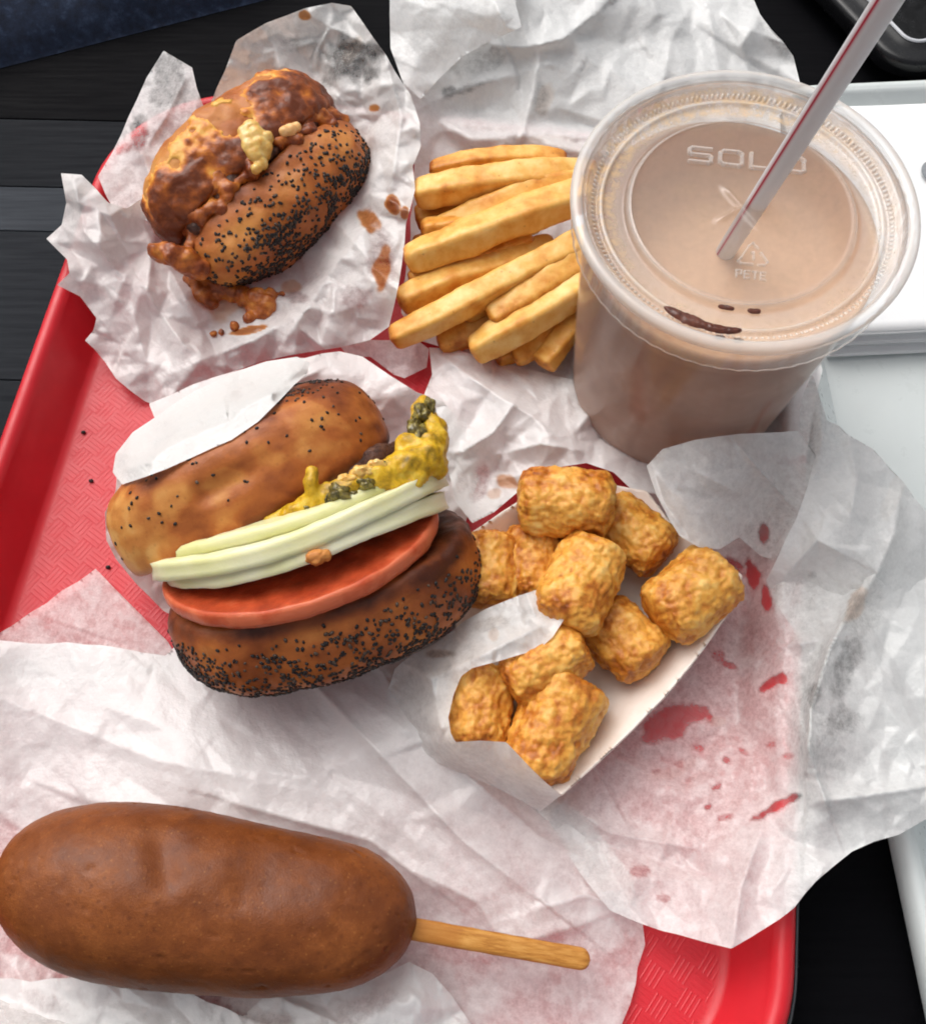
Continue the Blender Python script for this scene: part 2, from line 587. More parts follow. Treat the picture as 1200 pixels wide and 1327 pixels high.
def tray(name, a0, a1, b0, b1, r, rot_deg, prof, mat, z0, label, cat='tray'):
    """prof = (inset from outer edge, height) from outer lip to floor; in the tray's own axes turned by rot_deg"""
    prof = catmull(prof, 40)
    rings = []
    for ins, h in prof:
        q = rounded_rect(a0, a1, b0, b1, r, ins, 16)
        rings.append(np.column_stack([q, np.full(len(q), h)]))
    G = np.array(rings)
    n, m = G.shape[:2]
    ca, sa = math.cos(math.radians(rot_deg)), math.sin(math.radians(rot_deg))
    V = G.reshape(-1, 3)
    W = np.column_stack([V[:, 0] * ca - V[:, 1] * sa, V[:, 0] * sa + V[:, 1] * ca, V[:, 2] + z0])
    Fq = [tuple(f) for f in grid_faces(n, m, True)]
    Fq.append(tuple(range((n - 1) * m, n * m)))
    me = raw_mesh(name, W - np.array([0, 0, z0]), Fq)
    me.materials.append(mat)
    o = bpy.data.objects.new(name, me)
    COL.objects.link(o)
    o.location = (0, 0, z0 * .001)
    o['_o'] = [0., 0., float(z0)]
    tag(o, label, cat)
    solidify(o, 1.8, -1.0)
    return o


# ------------------------------------------------------------------ helpers: paper
def poly_dist(x, y, poly):
    """signed distance, negative inside"""
    best = np.full(x.shape, 1e9)
    bx = np.zeros_like(x); by = np.zeros_like(x)
    inside = np.zeros(x.shape, bool)
    n = len(poly)
    for k in range(n):
        x0, y0 = poly[k]; x1, y1 = poly[(k + 1) % n]
        dx, dy = x1 - x0, y1 - y0
        t = np.clip(((x - x0) * dx + (y - y0) * dy) / max(dx * dx + dy * dy, 1e-9), 0, 1)
        qx, qy = x0 + t * dx, y0 + t * dy
        d = np.hypot(x - qx, y - qy)
        m = d < best
        best = np.where(m, d, best); bx = np.where(m, qx, bx); by = np.where(m, qy, by)
        if y0 != y1:
            cr = ((y0 > y) != (y1 > y)) & (x < (x1 - x0) * (y - y0) / (y1 - y0) + x0)
            inside ^= cr
    return np.where(inside, -best, best), bx, by


def tps(ctrl, x, y, reg=.02):
    c = np.asarray(ctrl, float)
    s = 200.
    X, Y, Z = c[:, 0] / s, c[:, 1] / s, c[:, 2]
    n = len(c)
    U = lambda r2: np.where(r2 > 1e-12, .5 * r2 * np.log(np.maximum(r2, 1e-12)), 0)
    K = U((X[:, None] - X) ** 2 + (Y[:, None] - Y) ** 2) + reg * np.eye(n)
    Pm = np.column_stack([np.ones(n), X, Y])
    A = np.block([[K, Pm], [Pm.T, np.zeros((3, 3))]])
    w = np.linalg.solve(A, np.concatenate([Z, np.zeros(3)]))
    xs, ys = x / s, y / s
    out = w[n] + w[n + 1] * xs + w[n + 2] * ys
    for k in range(n):
        out = out + w[k] * U((xs - X[k]) ** 2 + (ys - Y[k]) ** 2)
    return out


def facets(x0, y0, nx, ny, h, cell, seed, ang=0., stretch=1.):
    """crumple noise: random heights joined by flat facets, with sharp creases between them"""
    r = np.random.default_rng(seed)
    W, Hh = nx * h, ny * h
    R = math.hypot(W, Hh) * .5 + cell * 3
    nu, nv = int(2 * R / (cell * stretch)) + 3, int(2 * R / cell) + 3
    U, V = np.meshgrid(np.arange(nu), np.arange(nv), indexing='ij')
    U = (U - nu / 2 + r.uniform(-.42, .42, U.shape)) * cell * stretch
    V = (V - nv / 2 + r.uniform(-.42, .42, V.shape)) * cell
    ca, sa = math.cos(math.radians(ang)), math.sin(math.radians(ang))
    X = U * ca - V * sa + W / 2
    Y = U * sa + V * ca + Hh / 2
    Z = r.uniform(-1, 1, U.shape)
    out = np.zeros((ny, nx))
    for i in range(nu - 1):
        for j in range(nv - 1):
            q = [(i, j), (i + 1, j), (i + 1, j + 1), (i, j + 1)]
            T = ((0, 1, 2), (0, 2, 3)) if r.random() < .5 else ((0, 1, 3), (1, 2, 3))
            for t in T:
                p = np.array([(X[q[k]], Y[q[k]], Z[q[k]]) for k in t])
                lo = np.floor(p[:, :2].min(0) / h).astype(int)
                hi = np.ceil(p[:, :2].max(0) / h).astype(int) + 1
                a0, a1 = max(lo[0], 0), min(hi[0], nx)
                b0, b1 = max(lo[1], 0), min(hi[1], ny)
                if a0 >= a1 or b0 >= b1: continue
                den = (p[1, 1] - p[2, 1]) * (p[0, 0] - p[2, 0]) + (p[2, 0] - p[1, 0]) * (p[0, 1] - p[2, 1])
                if abs(den) < 1e-6: continue
                gx, gy = np.meshgrid(np.arange(a0, a1) * h, np.arange(b0, b1) * h)
                l0 = ((p[1, 1] - p[2, 1]) * (gx - p[2, 0]) + (p[2, 0] - p[1, 0]) * (gy - p[2, 1])) / den
                l1 = ((p[2, 1] - p[0, 1]) * (gx - p[2, 0]) + (p[0, 0] - p[2, 0]) * (gy - p[2, 1])) / den
                l2 = 1 - l0 - l1
                ok = (l0 >= -1e-6) & (l1 >= -1e-6) & (l2 >= -1e-6)
                out[b0:b1, a0:a1] = np.where(ok, l0 * p[0, 2] + l1 * p[1, 2] + l2 * p[2, 2], out[b0:b1, a0:a1])
    return out


def blur(a, k=1):
    for _ in range(k):
        b = np.pad(a, 1, mode='edge')
        a = (b[:-2, 1:-1] + b[2:, 1:-1] + b[1:-1, :-2] + b[1:-1, 2:] + 4 * b[1:-1, 1:-1]) / 8
    return a


def fold_height(x, y, pts, amp, wp, wn):
    best = np.full(x.shape, 1e9); sd = np.zeros_like(x); along = np.zeros_like(x)
    pts = np.asarray(pts, float)
    L = np.concatenate([[0], np.cumsum(np.linalg.norm(np.diff(pts, axis=0), axis=1))])
    for k in range(len(pts) - 1):
        x0, y0 = pts[k]; dx, dy = pts[k + 1] - pts[k]
        l = math.hypot(dx, dy)
        t = np.clip(((x - x0) * dx + (y - y0) * dy) / (l * l), 0, 1)
        d = np.hypot(x - x0 - t * dx, y - y0 - t * dy)
        sg = ((y - y0) * dx - (x - x0) * dy) / l
        m = d < best
        best = np.where(m, d, best); sd = np.where(m, sg, sd); along = np.where(m, (L[k] + t * l) / L[-1], along)
    w = np.where(sd > 0, wp, wn)
    return amp * np.exp(-best / w) * (.35 + .65 * np.sin(np.pi * np.clip(along, .02, .98)) ** .5)


def red_tray_top(x, y):
    ca, sa = math.cos(math.radians(8.5)), math.sin(math.radians(8.5))
    u, v = x * ca - y * sa, x * sa + y * ca
    a0, a1, b0, b1, r = TRAY_BOX
    qx, qy = np.abs(u - (a0 + a1) / 2) - (a1 - a0) / 2 + r, np.abs(v - (b0 + b1) / 2) - (b1 - b0) / 2 + r
    sd = np.hypot(np.maximum(qx, 0), np.maximum(qy, 0)) + np.minimum(np.maximum(qx, qy), 0) - r
    ins = np.array([q[0] for q in RIM]); hh = np.array([q[1] for q in RIM])
    z = np.interp(-sd, ins[2:], hh[2:])
    return np.where(sd > 1.5, TABLE_Z, np.where(sd > -.3, 16.5, z))


TABLE_Z = -10.0
TRAY_BOX = (-165.5, 117.5, -190, 165, 56)
RIM = [(0.6, 9.5), (0, 12), (0.3, 15), (1.6, 17.4), (3.6, 18.4), (5.6, 18.0), (7.0, 16.6), (8.6, 13.5), (14.6, 3.2), (16.0, 1.2), (18.2, .25), (21, 0)]


def project(W):
    d = W - np.array([0, CAM_Y, CAM_H])
    dep = d[..., 1] * _s - d[..., 2] * _c
    return np.stack([600 + F_PX * d[..., 0] / dep, 663.5 - F_PX * (d[..., 1] * _c + d[..., 2] * _s) / dep], -1)


def surface_z(W, px, py, lift=0., default=None):
    """height of the topmost point of a surface on the sight line of a photo pixel"""
    W = np.asarray(W).reshape(-1, 3)
    q = project(W)
    d = np.hypot(q[:, 0] - px, q[:, 1] - py)
    ok = d < 7
    if not ok.any():
        return default if default is not None else W[d.argmin(), 2] + lift
    return W[ok, 2].max() + lift


def sheet_patch(outline, ctrl, crumple=(), folds=(), spots=(), stains=(), tr=.1, tr_ctrl=None, h=3.0, seed=1, zmin=.7, sharp=1, edge_rough=1.5, rough_tr=.0, over=None, over_gap=2.6):
    """one layer of a paper sheet. outline / ctrl in photo pixels with heights in mm. returns V, F, tr, st"""
    poly = []
    r = np.random.default_rng(seed)
    for k in range(len(outline)):                        # slightly uneven cut edge
        a = np.array(outline[k][:2], float); b = np.array(outline[(k + 1) % len(outline)][:2], float)
        n = max(1, int(np.linalg.norm(b - a) / 22))
        for t in range(n):
            q = a + (b - a) * t / n
            if t: q = q + r.normal(0, edge_rough, 2)
            poly.append(tuple(q))
    pa = np.array(poly)
    x0, y0 = pa.min(0) - h; x1, y1 = pa.max(0) + h
    nx, ny = int((x1 - x0) / h) + 2, int((y1 - y0) / h) + 2
    X, Y = np.meshgrid(x0 + np.arange(nx) * h, y0 + np.arange(ny) * h)
    sd, bx, by = poly_dist(X, Y, poly)
    keepv = sd < .5 * h
    near = (sd > -.5 * h) & keepv
    Xs, Ys = np.where(near, bx, X), np.where(near, by, Y)
    Z = tps(list(ctrl) + [o for o in outline if len(o) > 2], Xs, Ys)
    if over is not None:                                 # lies on top of another surface
        q = project(np.asarray(over).reshape(-1, 3)); zo = np.asarray(over).reshape(-1, 3)[:, 2]
        ix, iy = ((q[:, 0] - x0) / h).round().astype(int), ((q[:, 1] - y0) / h).round().astype(int)
        zm = np.full((ny, nx), -99.)
        for ox in (-1, 0, 1):
            for oy in (-1, 0, 1):
                jx, jy = ix + ox, iy + oy
                ok = (jx >= 0) & (jx < nx) & (jy >= 0) & (jy < ny)
                np.maximum.at(zm, (jy[ok], jx[ok]), zo[ok])
        has = zm > -90
        need = np.where(has, zm + over_gap, Z)
        lift = np.maximum(need - Z, 0)
        Z = np.maximum(Z + blur(lift, 6), need)
        Z = np.where(blur(has.astype(float), 2) > .99, Z, blur(Z, 2))
    for fo in folds:
        Z = Z + fold_height(Xs, Ys, *fo)
    for k, cr in enumerate(crumple):
        cell, amp = cr[0], cr[1]
        ang = cr[2] if len(cr) > 2 else 20 + 31 * k
        stv = cr[3] if len(cr) > 3 else 1.3
        Z = Z + amp * blur(facets(x0, y0, nx, ny, h, cell, seed * 10 + k, ang, stv), sharp if k == 0 else 0)
    Z = zmin + .8 * np.log1p(np.exp(np.clip((Z - zmin) / .8, -30, 60)))
    if over is not None:
        Z = np.where(has, np.maximum(Z, zm + .5), Z)
    for it in range(3):                                  # the sheet drapes over the tray rim, never through it
        Wp = P(Xs, Ys, Z)
        need = red_tray_top(Wp[..., 0], Wp[..., 1]) + .9
        lift = np.maximum(need - Z, 0)
        if lift.max() > 0:
            Z = np.maximum(Z + blur(lift, 30 if it == 0 else 4), need)
    W = P(Xs, Ys, Z)
    if tr_ctrl is not None:
        T = np.clip(tps(tr_ctrl, Xs, Ys), 0, .95)
    else:
        T = np.full(Xs.shape, float(tr))
    wob = np.stack([Xs, Ys, np.full_like(Xs, seed * 40.)], -1)
    w1, w2 = fbm(wob, 26, 3, 1), fbm(wob, 26, 3, 2)
    if rough_tr:
        T = np.clip(T * (1 + rough_tr * fbm(wob, 60, 3, 5)), 0, .95)
    S = np.zeros_like(Xs)
    for lst, kind in ((spots, 0), (stains, 1)):
        for (sx, sy, rx, ry, ang, val) in lst:
            ca, sa = math.cos(math.radians(ang)), math.sin(math.radians(ang))
            dx, dy = Xs - sx, Ys - sy
            u = (dx * ca + dy * sa) / rx; v = (-dx * sa + dy * ca) / ry
            q = np.hypot(u, v) + .38 * w1 + .15 * w2
            m = smooth(q, 1.32, .6) if kind == 0 else smooth(q, 1.2, .7)
            if kind == 0: T = np.maximum(T, min(val * 1.0, .92) * m)
            else: S = np.maximum(S, val * m)
    idx = -np.ones(Xs.shape, int)
    cellok = keepv[:-1, :-1] & keepv[1:, :-1] & keepv[:-1, 1:] & keepv[1:, 1:]
    used = np.zeros(Xs.shape, bool)
    c3 = (keepv[:-1, :-1].astype(int) + keepv[1:, :-1] + keepv[:-1, 1:] + keepv[1:, 1:]) >= 3
    for a in (slice(0, -1), slice(1, None)):
        for b in (slice(0, -1), slice(1, None)):
            used[a, b] |= c3
    used &= keepv
    idx[used] = np.arange(used.sum())
    q = np.stack([idx[:-1, :-1], idx[1:, :-1], idx[1:, 1:], idx[:-1, 1:]], -1)
    kq = np.stack([keepv[:-1, :-1], keepv[1:, :-1], keepv[1:, 1:], keepv[:-1, 1:]], -1)
    tris = [q[cellok][:, [0, 1, 2]], q[cellok][:, [0, 2, 3]]]
    for miss in range(4):
        sel = (kq.sum(-1) == 3) & ~kq[..., miss]
        tris.append(q[sel][:, [k for k in range(4) if k != miss]])
    return W[used], np.concatenate(tris), T[used], S[used]


def paper(name, layers, mat, label, cat='paper', parent=None, **kw):
    V, Fs, T, S, off = [], [], [], [], 0
    for L in layers:
        v, f, t, s = sheet_patch(**L)
        V.append(v); Fs.append(f + off); T.append(t); S.append(s); off += len(v)
    o = obj(name, np.concatenate(V), np.concatenate(Fs), mat, parent, {'tr': np.concatenate(T), 'st': np.concatenate(S)})
    if parent is None: tag(o, label, cat, **kw)
    return o


def sphere_grid(n=24, m=36):
    t = np.linspace(0, np.pi, n)[:, None]
    p = np.linspace(0, 2 * np.pi, m, endpoint=False)[None]
    return np.stack([np.sin(t) * np.cos(p), np.sin(t) * np.sin(p), np.cos(t) + 0 * p], -1)


def disc_grid(C, l, n, Rl, Rm, prof, nr=70, nth=180, sq=2.0):
    """rounded disc: prof = (radius 0..1, offset along n in mm); l = long axis, n = disc axis"""
    C, l, n = np.asarray(C, float), unit(l), unit(n)
    l = unit(l - n * (l @ n))
    m = np.cross(n, l)
    if m[2] < 0: m = -m
    pr = catmull([(r * Rl, c) for r, c in prof], nr)
    th = np.linspace(0, 2 * np.pi, nth, endpoint=False)
    ct, st = np.cos(th), np.sin(th)
    k = (np.abs(ct) ** sq + np.abs(st) ** sq) ** (-1 / sq)
    rr = np.maximum(pr[:, 0], 0) / Rl
    rr[0] = 0; rr[-1] = 0
    G = C + (rr[:, None] * (k * ct)[None] * Rl)[..., None] * l + (rr[:, None] * (k * st)[None] * Rm)[..., None] * m + pr[:, 1][:, None, None] * n
    N = grid_normals(G)
    ctr = G.reshape(-1, 3).mean(0)
    if ((G - ctr) * N).sum() < 0: N = -N
    return G, N, rr, m


def add_grid(name, G, mat, parent=None, attrs=None, wrap=True):
    n, m = G.shape[:2]
    return obj(name, G.reshape(-1, 3), grid_faces(n, m, wrap), mat, parent, attrs)


_ico = None


def ico():
    global _ico
    if _ico is None:
        bm = bmesh.new()
        bmesh.ops.create_icosphere(bm, subdivisions=1, radius=1)
        bm.verts.ensure_lookup_table()
        _ico = (np.array([v.co[:] for v in bm.verts]), np.array([[v.index for v in f.verts] for f in bm.faces]))
        bm.free()
    return _ico


def seeds_mesh(name, pts, nrm, parent, size=.72, seed=1):
    r = np.random.default_rng(seed)
    v0, f0 = ico()
    V, Fs = [], []
    for k, (p, n) in enumerate(zip(pts, nrm)):
        a = unit(np.cross(n, r.normal(size=3)))
        b = np.cross(n, a)
        s = size * r.uniform(.75, 1.2)
        V.append(p + n * s * .15 + v0[:, :1] * a * s * 1.2 + v0[:, 1:2] * b * s * .85 + v0[:, 2:] * n * s * .6)
        Fs.append(f0 + k * len(v0))
    tn = np.repeat(r.random(len(V)) ** 1.6, len(v0))
    o = obj(name, np.concatenate(V), np.concatenate(Fs), MAT['seed'], parent, {'tone': tn})
    o['kind'] = 'stuff'
    return o


def scatter(G, N, weight, count, seed):
    r = np.random.default_rng(seed)
    e1 = np.linalg.norm(np.gradient(G, axis=0), axis=-1)
    e2 = np.linalg.norm(np.roll(G, -1, 1) - G, axis=-1)
    w = (np.clip(weight, 0, None) * e1 * e2).ravel()
    k = r.choice(len(w), count, p=w / w.sum())
    jit = r.normal(0, .35, (count, 3))
    n = N.reshape(-1, 3)[k]
    jit -= n * (jit * n).sum(1)[:, None]
    return G.reshape(-1, 3)[k] + jit, n


def blob_mesh(balls, voxel, seed=0, lump=.5, lsize=4.):
    """union of spheres fused into one soft mass; balls = (x, y, z, r) in mm"""
    bm = bmesh.new()
    for x, y, z, r in balls:
        bmesh.ops.create_icosphere(bm, subdivisions=3, radius=r * .001, matrix=Matrix.Translation((x * .001, y * .001, z * .001)))
    me = bpy.data.meshes.new('tmp')
    bm.to_mesh(me); bm.free()
    o = bpy.data.objects.new('tmp', me)
    COL.objects.link(o)
    m = o.modifiers.new('r', 'REMESH'); m.mode = 'VOXEL'; m.voxel_size = voxel * .001
    s = o.modifiers.new('s', 'SMOOTH'); s.iterations = 8; s.factor = .5
    dg = bpy.context.evaluated_depsgraph_get()
    ev = o.evaluated_get(dg)
    em = ev.to_mesh()
    V = np.empty(len(em.vertices) * 3); em.vertices.foreach_get('co', V)
    Nn = np.empty(len(em.vertices) * 3); em.vertices.foreach_get('normal', Nn)
    V = V.reshape(-1, 3) * 1000; Nn = Nn.reshape(-1, 3)
    Fs = [tuple(p.vertices) for p in em.polygons]
    ev.to_mesh_clear()
    bpy.data.objects.remove(o); bpy.data.meshes.remove(me)
    V = V + Nn * (lump * fbm(V, lsize, 3, seed))[:, None]
    return V, Fs

# ================================================================== the setting: black plank table
table = root('tabletop', (0, 0, TABLE_Z - 20), 'black painted plank tabletop under the trays', 'table', kind='structure')


def plank(y0, y1, tone):
    me_v, me_f = [], []
    bm = bmesh.new()
    bmesh.ops.create_cube(bm, size=1)
    for v in bm.verts:
        v.co = Vector((v.co.x * 900, v.co.y * (y1 - y0 - .3), v.co.z * 20))
    bmesh.ops.bevel(bm, geom=[e for e in bm.edges], offset=.5, segments=3, affect='EDGES', profile=.5)
    bm.verts.index_update(); V = np.array([v.co[:] for v in bm.verts]); Fs = [[v.index for v in f.verts] for f in bm.faces]
    bm.free()
    a = math.radians(-1.6)
    V = V + np.array([0, (y0 + y1) / 2, TABLE_Z - 10])
    V = np.column_stack([V[:, 0] * math.cos(a) - V[:, 1] * math.sin(a), V[:, 0] * math.sin(a) + V[:, 1] * math.cos(a), V[:, 2]])
    obj('plank', V, Fs, MAT['plank'], table, {'tone': np.full(len(V), tone)}, smooth_on=False)


for y0, y1, tone in ((-420, -325, .0), (-325, -230, .0), (-230, -60, .0), (-60, 55, .28), (55, 126, .34), (126, 149, .75), (149, 186, .2), (186, 270, .0), (270, 340, .0), (340, 430, .0)):
    plank(y0, y1, tone)

# ------------------------------------------------------------------ trays
tray('serving_tray', *TRAY_BOX, -8.5, RIM, MAT['red'], 0, 'red plastic serving tray with woven-pattern bottom holding the food')
SHALLOW = [(0, -1.5), (.2, .6), (1.4, 1.6), (3, 1.2), (6, -2), (9, -4.2), (13, -4.4)]
tray('shallow_tray', -150, 124.5, -197, 120, 62, -8.5, SHALLOW, MAT['black'], -4.2, 'shallow black tray peeking out from under the red tray')
WRIM = [(0.4, -2), (0, 2), (.4, 5), (1.6, 7.2), (3.4, 8), (5.2, 7.5), (6.6, 6), (15.5, -6), (17.5, -7.6), (22, -8)]
tray('white_tray', 128.5, 400, -230, 186, 34, 3.4, WRIM, MAT['white_tray'], 0, 'pale grey white plastic tray beside the red one, holding napkins')
_c0 = P(1176, 100, 6)
_a = math.radians(29)
_lx, _ly = _c0[0] * math.cos(_a) + _c0[1] * math.sin(_a), -_c0[0] * math.sin(_a) + _c0[1] * math.cos(_a)
BRIM = [(0, -2), (0, 2), (1, 5), (2.6, 6), (8, 6.4), (12, 7.2), (13.6, 6.4), (15, 2), (18, -7), (22, -8)]
tray('black_tray', _lx, _lx + 300, _ly, _ly + 200, 20, 29, BRIM, MAT['black'], 0, 'glossy black tray corner behind the white tray and the straw')



def rim_highlight(parent_name, a0, a1, b0, b1, r, ins, z, rad, rot_deg, mat):  # added thin tube whose colour paints the highlight along a tray rim
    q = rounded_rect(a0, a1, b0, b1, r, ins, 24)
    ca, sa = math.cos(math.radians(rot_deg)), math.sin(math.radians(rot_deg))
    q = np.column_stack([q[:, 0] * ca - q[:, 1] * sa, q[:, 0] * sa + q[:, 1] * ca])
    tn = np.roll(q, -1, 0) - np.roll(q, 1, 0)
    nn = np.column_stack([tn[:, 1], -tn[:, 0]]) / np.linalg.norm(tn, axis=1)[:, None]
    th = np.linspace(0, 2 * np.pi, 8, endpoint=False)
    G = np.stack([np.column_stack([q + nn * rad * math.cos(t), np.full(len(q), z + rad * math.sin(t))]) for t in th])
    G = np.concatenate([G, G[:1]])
    add_grid('rim_highlight', G, mat, bpy.data.objects[parent_name])


MAT['pale_highlight'] = m_plastic('pale_rim_highlight', lin(196, 198, 202), .3, .05, .5, .05)  # light grey stands in for the bright glint on the black rim
MAT['dull_highlight'] = m_plastic('dull_rim_highlight', lin(84, 86, 90), .35, .05, .5, .1)  # mid grey stands in for the faint highlight on the shallow rim
rim_highlight('black_tray', _lx, _lx + 300, _ly, _ly + 200, 20, 12.2, 7.4, .8, 29, MAT['pale_highlight'])
rim_highlight('shallow_tray', -150, 124.5, -197, 120, 62, 1.5, -2.5, .35, -8.5, MAT['dull_highlight'])

# ------------------------------------------------------------------ dark blue cloth, top corner
x, y = np.meshgrid(np.linspace(-340, -90, 90), np.linspace(168, 330, 70))
edge = 224 + (x + 200) * .36
d = (y - edge)
zz = TABLE_Z + 26 * (1 - np.exp(-np.clip(d, 0, None) / 16)) + 2.2 * fbm(np.stack([x, y, 0 * x], -1), 24, 4, 3) * smooth(d, 0, 12)
keep = d > -2
G = np.stack([x, np.where(d < 0, edge, y), np.where(d < 0, TABLE_Z + .3, zz)], -1)
o = add_grid('denim_cloth', G, MAT['navy'], wrap=False)
tag(o, 'dark blue cloth lying on the black table at its corner', 'cloth')

# ------------------------------------------------------------------ napkins on the white tray
nk_c = P(1290, 290, -5)
for k in range(5):
    bm = bmesh.new()
    bmesh.ops.create_cube(bm, size=1)
    for v in bm.verts:
        v.co = Vector((v.co.x * 165, v.co.y * 112, v.co.z * 2.0))
    bmesh.ops.bevel(bm, geom=[e for e in bm.edges if abs((e.verts[0].co - e.verts[1].co).z) < .1], offset=.8, segments=3, affect='EDGES')
    bmesh.ops.subdivide_edges(bm, edges=[e for e in bm.edges if e.calc_length() > 20], cuts=24, use_grid_fill=True)
    bm.verts.index_update(); V = np.array([v.co[:] for v in bm.verts]); Fs = [[v.index for v in f.verts] for f in bm.faces]
    bm.free()
    a = math.radians((1.5, -1.2, .8, -.4, 1.1)[k] + 2)
    V[:, 2] += .5 * fbm(V, 40, 3, k + 2)
    V = np.column_stack([V[:, 0] * math.cos(a) - V[:, 1] * math.sin(a) + nk_c[0] + (.9, -.8, .5, -.6, 0)[k],
                         V[:, 0] * math.sin(a) + V[:, 1] * math.cos(a) + nk_c[1] + (-2.2, .6, -1.2, 1.2, .2)[k], V[:, 2] - 5.6 + k * 2.6])
    o = obj('napkin', V, Fs, MAT['napkin'])
    o['_o'] = list(o['_o'])
    tag(o, ('white paper napkin at the very bottom of the stack on white tray', 'white paper napkin second from the bottom of the napkin stack',
            'white paper napkin in the middle of the napkin stack', 'white paper napkin second from the top of the napkin stack',
            'topmost white paper napkin of the stack, with grey print')[k], 'napkin', 'napkins stacked on the white tray')
    if k == 4:
        pc = P(1214, 222, 7.2)
        th = np.linspace(0, 2 * np.pi, 60, endpoint=False)
        ring = np.stack([np.stack([pc[0] + r_ * np.cos(th), pc[1] + r_ * np.sin(th), np.full(60, 7.15)], -1) for r_ in (3.2, 6.2)])
        q = obj('printed_ring', ring.reshape(-1, 3), grid_faces(2, 60, True), MAT['grey_print'], o)

# ================================================================== papers
# --- sheet under the corn dog
corn_sheet = [
    dict(outline=[(-60, 826, 12), (40, 834, 4), (130, 836, 3), (215, 850, 2), (260, 800, 1.5), (420, 760, 1.5), (560, 790, 1.5), (600, 900, 2), (620, 950, 3), (660, 1000, 4), (760, 1060, 4), (815, 1130, 3),
                  (832, 1190, 2.5), (836, 1225, 2.5), (826, 1255, 2), (824, 1275, 2), (806, 1327, 2), (800, 1400, 2), (-60, 1400, 12)],
         ctrl=[(60, 960, 4), (240, 960, 7), (400, 980, 8), (520, 1010, 8), (640, 1110, 6), (100, 1150, 2), (300, 1200, 2), (600, 1200, 3), (740, 1280, 2.5), (20, 1210, 3), (450, 1330, 2)],
         crumple=[(95, 3.2, 40, 1.8), (42, 1.5, 35, 1.6), (18, .35)],
         folds=[([(400, 880), (500, 985), (600, 1090), (690, 1160)], 6, 14, 60), ([(520, 900), (600, 1000), (700, 1085), (790, 1130)], 4, 40, 12), ([(300, 1040), (480, 1090), (560, 1150)], 4, 12, 30),
                ([(640, 1235), (700, 1215), (765, 1195)], 3, 10, 22), ([(0, 905), (200, 985), (330, 1010)], 3, 40, 26), ([(690, 1180), (760, 1160), (810, 1180)], 3, 20, 10), ([(540, 1130), (620, 1170), (660, 1235)], 3, 16, 16)],
         spots=[(60, 1215, 78, 42, 20, .6), (5, 1085, 26, 40, 0, .4), (590, 1230, 60, 22, 10, .42), (275, 1290, 34, 30, 40, .5), (470, 1300, 22, 16, 0, .4), (10, 1180, 40, 30, 0, .5)],
         tr_ctrl=[(-60, 830, .1), (100, 900, .03), (350, 920, .02), (500, 960, .05), (640, 1050, .16), (760, 1110, .2), (820, 1220, .3), (800, 1320, .3), (620, 1240, .24), (640, 1140, .18), (60, 1000, .08), (300, 1020, .03), (20, 1120, .25), (100, 1330, .3), (400, 1340, .25)],
         rough_tr=.7, seed=11),
    dict(outline=[(-60, 1262, 10), (40, 1273, 7), (95, 1268, 7), (112, 1262, 9), (138, 1258, 9), (165, 1264, 8), (230, 1278, 8), (290, 1306, 7), (315, 1318, 7), (345, 1290, 8), (420, 1272, 9), (500, 1262, 10), (530, 1247, 12), (560, 1262, 10),
                  (585, 1290, 8), (612, 1330, 6), (620, 1400, 6), (-60, 1400, 8)],
         ctrl=[(100, 1310, 13), (400, 1310, 12), (520, 1290, 14), (200, 1370, 14)],
         crumple=[(55, 4.2, 10, 1.3), (26, 1.8, 50, 1.4), (12, .5)], tr=.05, spots=[(60, 1300, 40, 14, 20, .3), (470, 1305, 40, 16, -20, .35), (350, 1322, 30, 12, 0, .4)], rough_tr=.8, seed=12, zmin=3.5, h=2.5),
]
paper('wax_paper_sheet', corn_sheet, MAT['paper'], 'large white wax paper sheet lying under the corn dog')

# --- see-through tip of paper at the left, lying on the red tray
paper('wax_paper_corner', [dict(outline=[(-50, 850, 8), (0, 820, 3), (60, 782, 1.2), (124, 737, 1.2), (150, 764, 1.2), (186, 800, 1.2), (218, 832, 1.2), (240, 880, 1.2), (100, 890, 1.2), (-50, 890, 8)],
                                ctrl=[(100, 810, 1.6)], crumple=[(60, .9, 45, 1.8), (24, .35)], tr=.42, seed=21, folds=[([(60, 800), (150, 830)], 1.2, 10, 20)], rough_tr=.35, zmin=.6)],
      MAT['paper_thin'], 'pink-looking translucent paper corner on the red tray left of the tomato burger')

